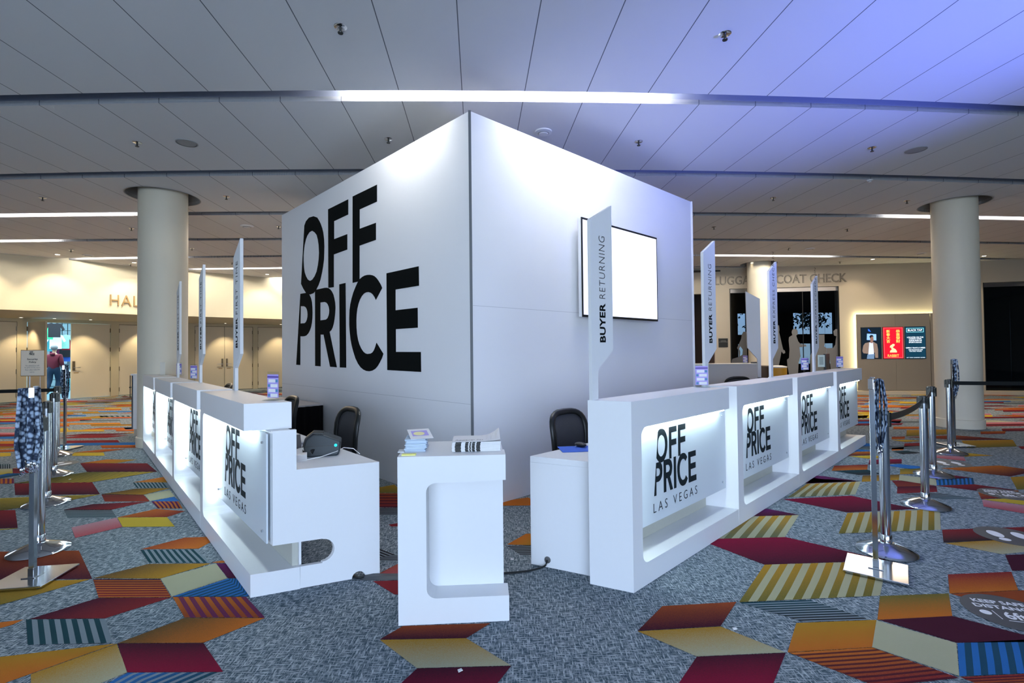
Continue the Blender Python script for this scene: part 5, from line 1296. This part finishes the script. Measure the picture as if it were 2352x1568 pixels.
for i, (x, y, lab) in enumerate(STP):
    s = st0 if i == 0 else copy_tree(st0); s.location = PZ(x, y); s['label'] = lab; s['group'] = 'chrome belt stanchions'; SP.append(s.location.copy())
    s.rotation_euler = (0, 0, .5 if x > 1000 else -.3)
def belt(a, b, sag, label):
    n = 16; P = [a.lerp(b, i / n) + Vector((0, 0, .945 - sag * 4 * (i / n) * (1 - i / n))) for i in range(n + 1)]
    d = (b - a).normalized() * .052; P[0] += d; P[-1] -= d
    o0 = P[0].copy(); single('retractable_belt', MB().ribbon([p - o0 for p in P], .05, .002), M['black'], label, 'belt', o0, group='black barrier belts')
belt(SP[4], SP[5], .03, 'black belt between the two nearest right stanchions'); belt(SP[5], SP[6], .02, 'short black belt between second and third right stanchion')
rE = SP[7] + Vector((4.2, -.55, 0)); belt(SP[7], rE, .01, 'black belt running from the column to the right edge')
lE = SP[3] + Vector((-3.6, -.45, 0)); belt(SP[3], lE, .01, 'black belt running to the left edge')
for P_, lab in ((rE, 'chrome stanchion just beyond the right edge'), (lE, 'chrome stanchion just beyond the left edge')):
    s = copy_tree(st0); s.location = (P_.x, P_.y, 0); s['label'] = lab; s['group'] = 'chrome belt stanchions'

# ---- lanyard racks
def lanyards(loc, rz, n, spread, L, label, seed, mat_='lany'):
    t = thing('lanyard_bundle', label, 'lanyards', loc, rz, group='bundles of blue lanyards'); rn = random.Random(seed)
    for i in range(n):
        x = (i / (n - 1) - .5) * spread; y = rn.uniform(-.02, .02); l = L * rn.uniform(.88, 1.0)
        for s in (-1, 1):
            xx = x * rn.uniform(.95, 1.25); yy = y + s * rn.uniform(.010, .022)
            P = [(x, y * .3, .012), (x, yy * .7, .0), (xx, yy * 1.3, -l * .35), (xx * 1.15, yy * 1.2, -l * .7), (xx * .8, yy * .5, -l)]
            MB().tube(P, .010, 6, flat=.45).build('strap', M[mat_], t, smooth=True)
        c = MB(); c.lathe([(.004, 0), (.009, -.01), (.009, -.022), (.004, -.03)], (x * .8, y * .5, -l), 8); c.tube([(x * .8, y * .5, -l - .03), (x * .8 + .012, y * .5, -l - .042), (x * .8, y * .5, -l - .056), (x * .8 - .010, y * .5, -l - .042)], .0025, 6); c.build('clip', M['chrome'], t, smooth=True)
    return t
def rack(px, py, rz, h, label, arm=.13, arz=0.0):
    t = thing('lanyard_rack', label, 'stand', PZ(px, py), rz)
    b = MB().box((-.165, -.165, .010), (.165, .165, .024)).build('base_plate', M['chrome'], t, bevel=.003)
    for x in (-.14, .14):
        for y in (-.14, .14): MB().lathe([(.014, 0.0025), (.014, .010)], (x, y, 0), 12).build('foot', M['black'], b)
    MB().box((-.04, -.04, .024), (.04, .04, .030)).box((-.0175, -.0175, .03), (.0175, .0175, .08)).build('socket', M['chrome'], t, bevel=.002)
    MB().box((-.0145, -.0145, .03), (.0145, .0145, h)).build('pole', M['chrome'], t, bevel=.001)
    MB().box((-.007, -.007, h - .30), (.007, .007, h + .0)).build('slide', M['black'], t)
    ar = Matrix.Rotation(arz, 4, 'Z')
    MB().box((-arm, -.008, h - .02), (arm, .008, h + .008), ar).build('arm', M['chrome'], t, bevel=.002)
    for s in (-1, 1): MB().box((s * arm - .008, -.014, h - .035), (s * arm + .008, .014, h + .03), ar).build('arm_stop', M['chrome'], t, bevel=.002)
    return t
hl = 1.215
rack(75, 1331, .15, hl, 'square-based chrome lanyard rack at the left edge, nearest', .11, 2.1); Pl = PZ(75, 1331)
lanyards(Pl + Vector((.0, -.03, hl + .01)), .75, 9, .085, .50, 'thick bundle of blue and white lanyards hanging at the left', 1)
rack(2012, 1311, .9, hl, 'square-based chrome lanyard rack at right, nearest', .12); Pr = PZ(2012, 1311)
lanyards(Pr + Vector((.075, .035, hl + .01)), .9, 7, .05, .45, 'dark blue lanyards hanging on the nearest right rack', 2)
rack(2192, 1023, .0, 1.22, 'far chrome lanyard rack in front of the right column', .1, .8); Pq = PZ(2192, 1023)
lanyards(Pq + Vector((.03, 0, 1.24)), 0, 5, .05, .52, 'blue lanyards hanging in front of the right column', 3)
rack(149, 1031, .1, 1.26, 'far chrome lanyard rack behind the left stanchions', .1, 2.0); Pz_ = PZ(149, 1031)
lanyards(Pz_ + Vector((.0, 0, 1.28)), 0, 6, .07, .55, 'grey and blue lanyards hanging before the open hall door', 4)

# ---- security policy sign
Ys = 9.2; a = PY(47, 864, Ys); b = PY(103, 803, Ys); w_, h_ = b.x - a.x, b.z - a.z
t = thing('policy_sign', 'cream Security Policy sign on a stand at the left', 'sign', (a.x, Ys, 0), .0)
MB().box((0, 0, a.z), (w_, .02, b.z)).build('frame', M['woodletter'], t, bevel=.003); pn = MB().box((.012, -.004, a.z + .012), (w_ - .012, 0, b.z - .012)).build('panel', M['ivory'], t)
lo = obj('logo', join_shapes(UNIT, M['ink'], .001, h_ * .15, 0, 0, LSX), pn); lo.matrix_local = frame((w_ * .36, -.005, a.z + h_ * .80), (1, 0, 0), (0, 0, 1))
for tx, x0, x1, y0, y1, m in (('Security', .28, .72, .60, .68, 'ink'), ('Policy', .36, .66, .49, .57, 'ink'), ('No admittance will', .22, .78, .38, .43, 'papergrey'), ('be given to the show', .18, .82, .30, .35, 'papergrey'), ('floor after 6:00 PM', .2, .8, .22, .27, 'papergrey'), ('nightly.', .38, .6, .13, .18, 'papergrey')):
    me = text(tx, M[m], .1, .001, off=.001 if m == 'ink' else 0); fit(me, x0 * w_, x1 * w_, 0, (y1 - y0) * h_); o = obj('lettering', me, pn); o.matrix_local = frame((0, -.005, a.z + y0 * h_), (1, 0, 0), (0, 0, 1))
MB().lathe([(.15, .003), (.15, .012), (.02, .02), (.011, .03), (.011, a.z + .02)], (w_ * .32, .03, 0), 20).lathe([(.006, .02), (.006, a.z + .02)], (w_ * .75, .03, 0), 10).build('stand', M['steel'], t, smooth=True)

# ---- floor stickers
def sticker(px, py, kind, label, rz=-.3):
    p = PZ(px, py); t = thing('floor_sticker', label, 'floor sticker', (p.x, p.y, .0027), rz, group='round grey floor stickers')
    MB().lathe([(0, 0), (.205, 0), (.205, .0008), (0, .0008)], n=48, cap=False).build('disc', M['sticker'], t)
    if kind == 'feet':
        for s in (-1, 1):
            me = shape([[(s * .075 + .042 * math.cos(a), .03 + .075 * math.sin(a)) for a in [2 * PI * i / 20 for i in range(20)]]], M['stickwhite'], .0006); obj('sole_print', me, t, mtx=Matrix.Translation((0, 0, .0014)))
            me = shape([[(s * .075 + .034 * math.cos(a), -.085 + .032 * math.sin(a)) for a in [2 * PI * i / 20 for i in range(20)]]], M['stickwhite'], .0006); obj('heel_print', me, t, mtx=Matrix.Translation((0, 0, .0014)))
    else:
        for tx, x0, x1, y0, y1 in (('KEEP SAFE', -.12, .12, .09, .13), ('DISTANCE', -.14, .14, .03, .07), ('6ft', -.05, .05, -.08, .0)):
            me = text(tx, M['stickwhite'], .1, .0006, off=.002); fit(me, x0, x1, y0, y1); obj('lettering', me, t, mtx=Matrix.Translation((0, 0, .0014)))
        MB().box((-.06, -.10, .0009), (.06, -.096, .0014)).box((-.085, -.09, .0009), (-.081, .0, .0014)).box((.081, -.09, .0009), (.085, .0, .0014)).build('line_print', M['stickwhite'], t)
        for s in (-1, 1):
            me = shape([arc(s * .125, -.03, .025, 0, 345, 16)], M['stickwhite'], .0006); obj('icon', me, t, mtx=Matrix.Translation((0, 0, .0014)))
sticker(2320, 1232, 'feet', 'grey floor sticker with two white footprints at the right edge'); sticker(2322, 1408, 'txt', 'nearest floor sticker reading KEEP SAFE DISTANCE 6ft'); sticker(2310, 1135, 'txt', 'smaller floor sticker with distance text on orange carpet'); sticker(2182, 1064, 'feet', 'far floor sticker with footprints by the right stanchions'); sticker(135, 1066, 'feet', 'floor sticker with footprints behind the left stanchions')
for i, (x, y, lab) in enumerate(((1176, 1285, 'white paper scrap on the carpet right of the pedestal'), (1687, 1445, 'tiny white scrap on the right foreground carpet'), (1056, 1541, 'tiny white scrap at the bottom centre on the dark red block'), (160, 1101, 'small white scrap by the left stanchion bases'))):
    single('paper_scrap', MB().prism([(-.012, -.006), (.010, -.010), (.014, .006), (-.004, .011)], lambda a, b, z: (a, b, z), .0025, .005), M['paper'], lab, 'litter', PZ(x, y), .4 * i, group='paper scraps on the carpet')

# ================================================================== HALL INTERIOR THINGS
def hl_(px, y, z): # point in hall at given pixel column and depth
    r = ray(px, 850); return Vector((r.x / r.y * y, y, z))
def garment(loc, rz, m, s, label, long=False):
    t = thing('display_shirt', label, 'clothes', loc, rz, group='shirts on the hall display wall')
    o = [(-.22, -.62), (.22, -.62), (.22, -.12), (.30, -.30), (.38, -.24), (.26, .02), (.10, .08), (0, .03), (-.10, .08), (-.26, .02), (-.38, -.24), (-.30, -.30), (-.22, -.12)]
    MB().prism([(x * s, z * s) for x, z in o], lambda a, b, y: (a, y, b), -.03, .03).build('shirt', m, t, bevel=.01)
    MB().tube([(0, 0, .06 * s), (0, 0, .12 * s), (.02, 0, .15 * s)], .006, 6).build('hanger', M['steel'], t)
cols = {'black': (.01, .01, .015), 'white': (.7, .75, .85), 'green': (.05, .55, .25), 'red': (.5, .01, .03), 'mint': (.25, .55, .45), 'blue': (.03, .10, .45), 'teal': (.05, .3, .35), 'grey': (.2, .25, .28), 'maroon': (.12, .01, .06)}
gm = {k: mat('cloth_' + k, v, .9, noise=.2, scale=30) for k, v in cols.items()}
gw = [(125, 745, 'black', 'black shirt hanging highest in the hall doorway'), (108, 750, 'green', 'green shirt at the doorway left edge'), (128, 772, 'white', 'white shirt below the black one in the hall'), (112, 778, 'teal', 'teal shirt left of the white one'), (146, 772, 'mint', 'mint shirt right of the white one'), (156, 775, 'red', 'red shirt near the right side of the doorway'),
      (128, 793, 'maroon', 'dark maroon shirt in the middle of the doorway'), (150, 792, 'black', 'black shirt below the mint one'), (158, 802, 'blue', 'blue shirt at the right side of the doorway'), (141, 808, 'white', 'white shirt beside the person in the hall'), (150, 820, 'grey', 'grey shirt over the black table in the hall'), (112, 800, 'grey', 'patterned grey shirt behind the person')]
YH = 22.0
for x, y, c, lab in gw:
    q = PY(x, y, YH - 2.0 + .16 * gw.index((x, y, c, lab))); garment(q, .6, gm[c], .85, lab + '')
# black display grid behind the shirts
a = PY(104, 740, YH + .3); b = PY(146, 740, YH + .3)
t = thing('display_grid', 'dark grid wall carrying the shirts in the hall', 'display rack', (a.x, YH + .3, 0))
g = MB()
for i in range(9): g.box((i * (b.x - a.x + 1.2) / 8 - .01, 0, 0), (i * (b.x - a.x + 1.2) / 8 + .01, .02, 3.2))
for i in range(11): g.box((0, .0, i * .32 - .01), (b.x - a.x + 1.2, .02, i * .32 + .01))
g.build('grid', M['black'], t)
a = PY(140, 850, 20.5); t = thing('booth_table', 'black covered table inside the hall', 'table', (a.x, 20.5, 0), .4); MB().box((0, 0, .02), (1.6, .6, .74)).build('cloth', M['blackcloth'], t); MB().box((-.02, -.02, .74), (1.62, .62, .77)).build('top', M['whiteflat'], t)
t = thing('storage_bin', 'teal bin in front of the hall table', 'bin', PZ(153, 897), .4); MB().lathe([(.2, 0.01), (.24, .45), (.25, .45), (.25, .48)], n=4).build('body', gm['teal'], t)
# person walking into the hall
def person(p, rz):
    t = thing('person', 'person in a maroon hoodie and jeans walking away through the hall door', 'person', p, rz)
    def skin(name, chains, m, parent, sub=2):
        me = D.meshes.new(name); vs, es, rr = [], [], []
        for ch in chains:
            prev = None
            for e in ch:
                if isinstance(e, int): prev = e; continue
                (x, y, z), r = e; vs.append((x, y, z)); rr.append(r)
                if prev is not None: es.append((prev, len(vs) - 1))
                prev = len(vs) - 1
        me.from_pydata(vs, es, []); me.materials.append(m)
        o = D.objects.new(name, me); C.objects.link(o); o.parent = parent
        sk = o.modifiers.new('skin', 'SKIN'); sv = me.skin_vertices[0].data
        for i, r in enumerate(rr): sv[i].radius = (r if isinstance(r, tuple) else (r, r))
        sv[0].use_root = True
        ss = o.modifiers.new('sub', 'SUBSURF'); ss.levels = 1; ss.render_levels = sub; sk.use_smooth_shade = True
        return o
    # y+ is walking direction
    body = skin('body', [[((0, 0, .95), .13), ((0, .0, 1.15), .125), ((0, .01, 1.36), .14), ((0, .02, 1.50), .07), ((0, .03, 1.57), .05), ((0, .04, 1.66), .085), ((0, .045, 1.75), .07)],
        [2, ((.19, .01, 1.42), .06), ((.24, -.02, 1.16), .045), ((.24, .10, .93), .035), ((.24, .13, .86), .03)],
        [2, ((-.19, .01, 1.42), .06), ((-.24, .04, 1.16), .045), ((-.22, .14, .95), .035), ((-.22, .17, .88), .03)],
        [0, ((.10, .02, .86), .10), ((.10, .10, .50), .07), ((.10, .0, .12), .045), ((.10, .12, .04), .035)],
        [0, ((-.10, -.02, .86), .10), ((-.10, -.04, .50), .07), ((-.10, -.22, .16), .045), ((-.10, -.12, .05), .035)]], M['skin'], t)
    skin('hoodie', [[((0, 0, .80), (.17, .14)), ((0, 0, 1.10), (.19, .15)), ((0, .01, 1.36), (.20, .15)), ((0, .01, 1.50), .10)],
        [2, ((.20, .01, 1.42), .085), ((.26, -.02, 1.16), .07), ((.25, .09, .95), .055)], [2, ((-.20, .01, 1.42), .085), ((-.26, .04, 1.16), .07), ((-.23, .13, .96), .055)]], M['hoodie'], t)
    skin('hood', [[((-.09, -.06, 1.50), .05), ((0, -.10, 1.47), .06), ((.09, -.06, 1.50), .05)]], M['hoodie'], t)
    skin('jeans', [[((0, 0, 1.14), (.15, .12)), ((0, 0, .97), (.18, .145)), ((.10, .02, .82), .115), ((.10, .10, .50), .088), ((.10, .01, .14), .07)], [1, ((-.10, -.02, .82), .115), ((-.10, -.04, .50), .088), ((-.10, -.20, .18), .07)]], M['jeans'], t)
    MB().ell((0, .02, 1.73), (.105, .115, .105)).build('hair', M['greyhair'], t, smooth=True)
    for x, y, z, r in ((.10, .06, .045, 0), (-.10, -.16, .07, .5)):
        MB().ell((0, 0, 0), (.05, .13, .045)).build('shoe', M['black'], t, smooth=True, loc=(x, y, z)).rotation_euler = (r, 0, 0)
    for s in (-1, 1): MB().ell((s * .082, .04, 1.67), (.012, .02, .03)).build('ear', M['skin'], t, smooth=True)
person(PZ(123, 904), .25)
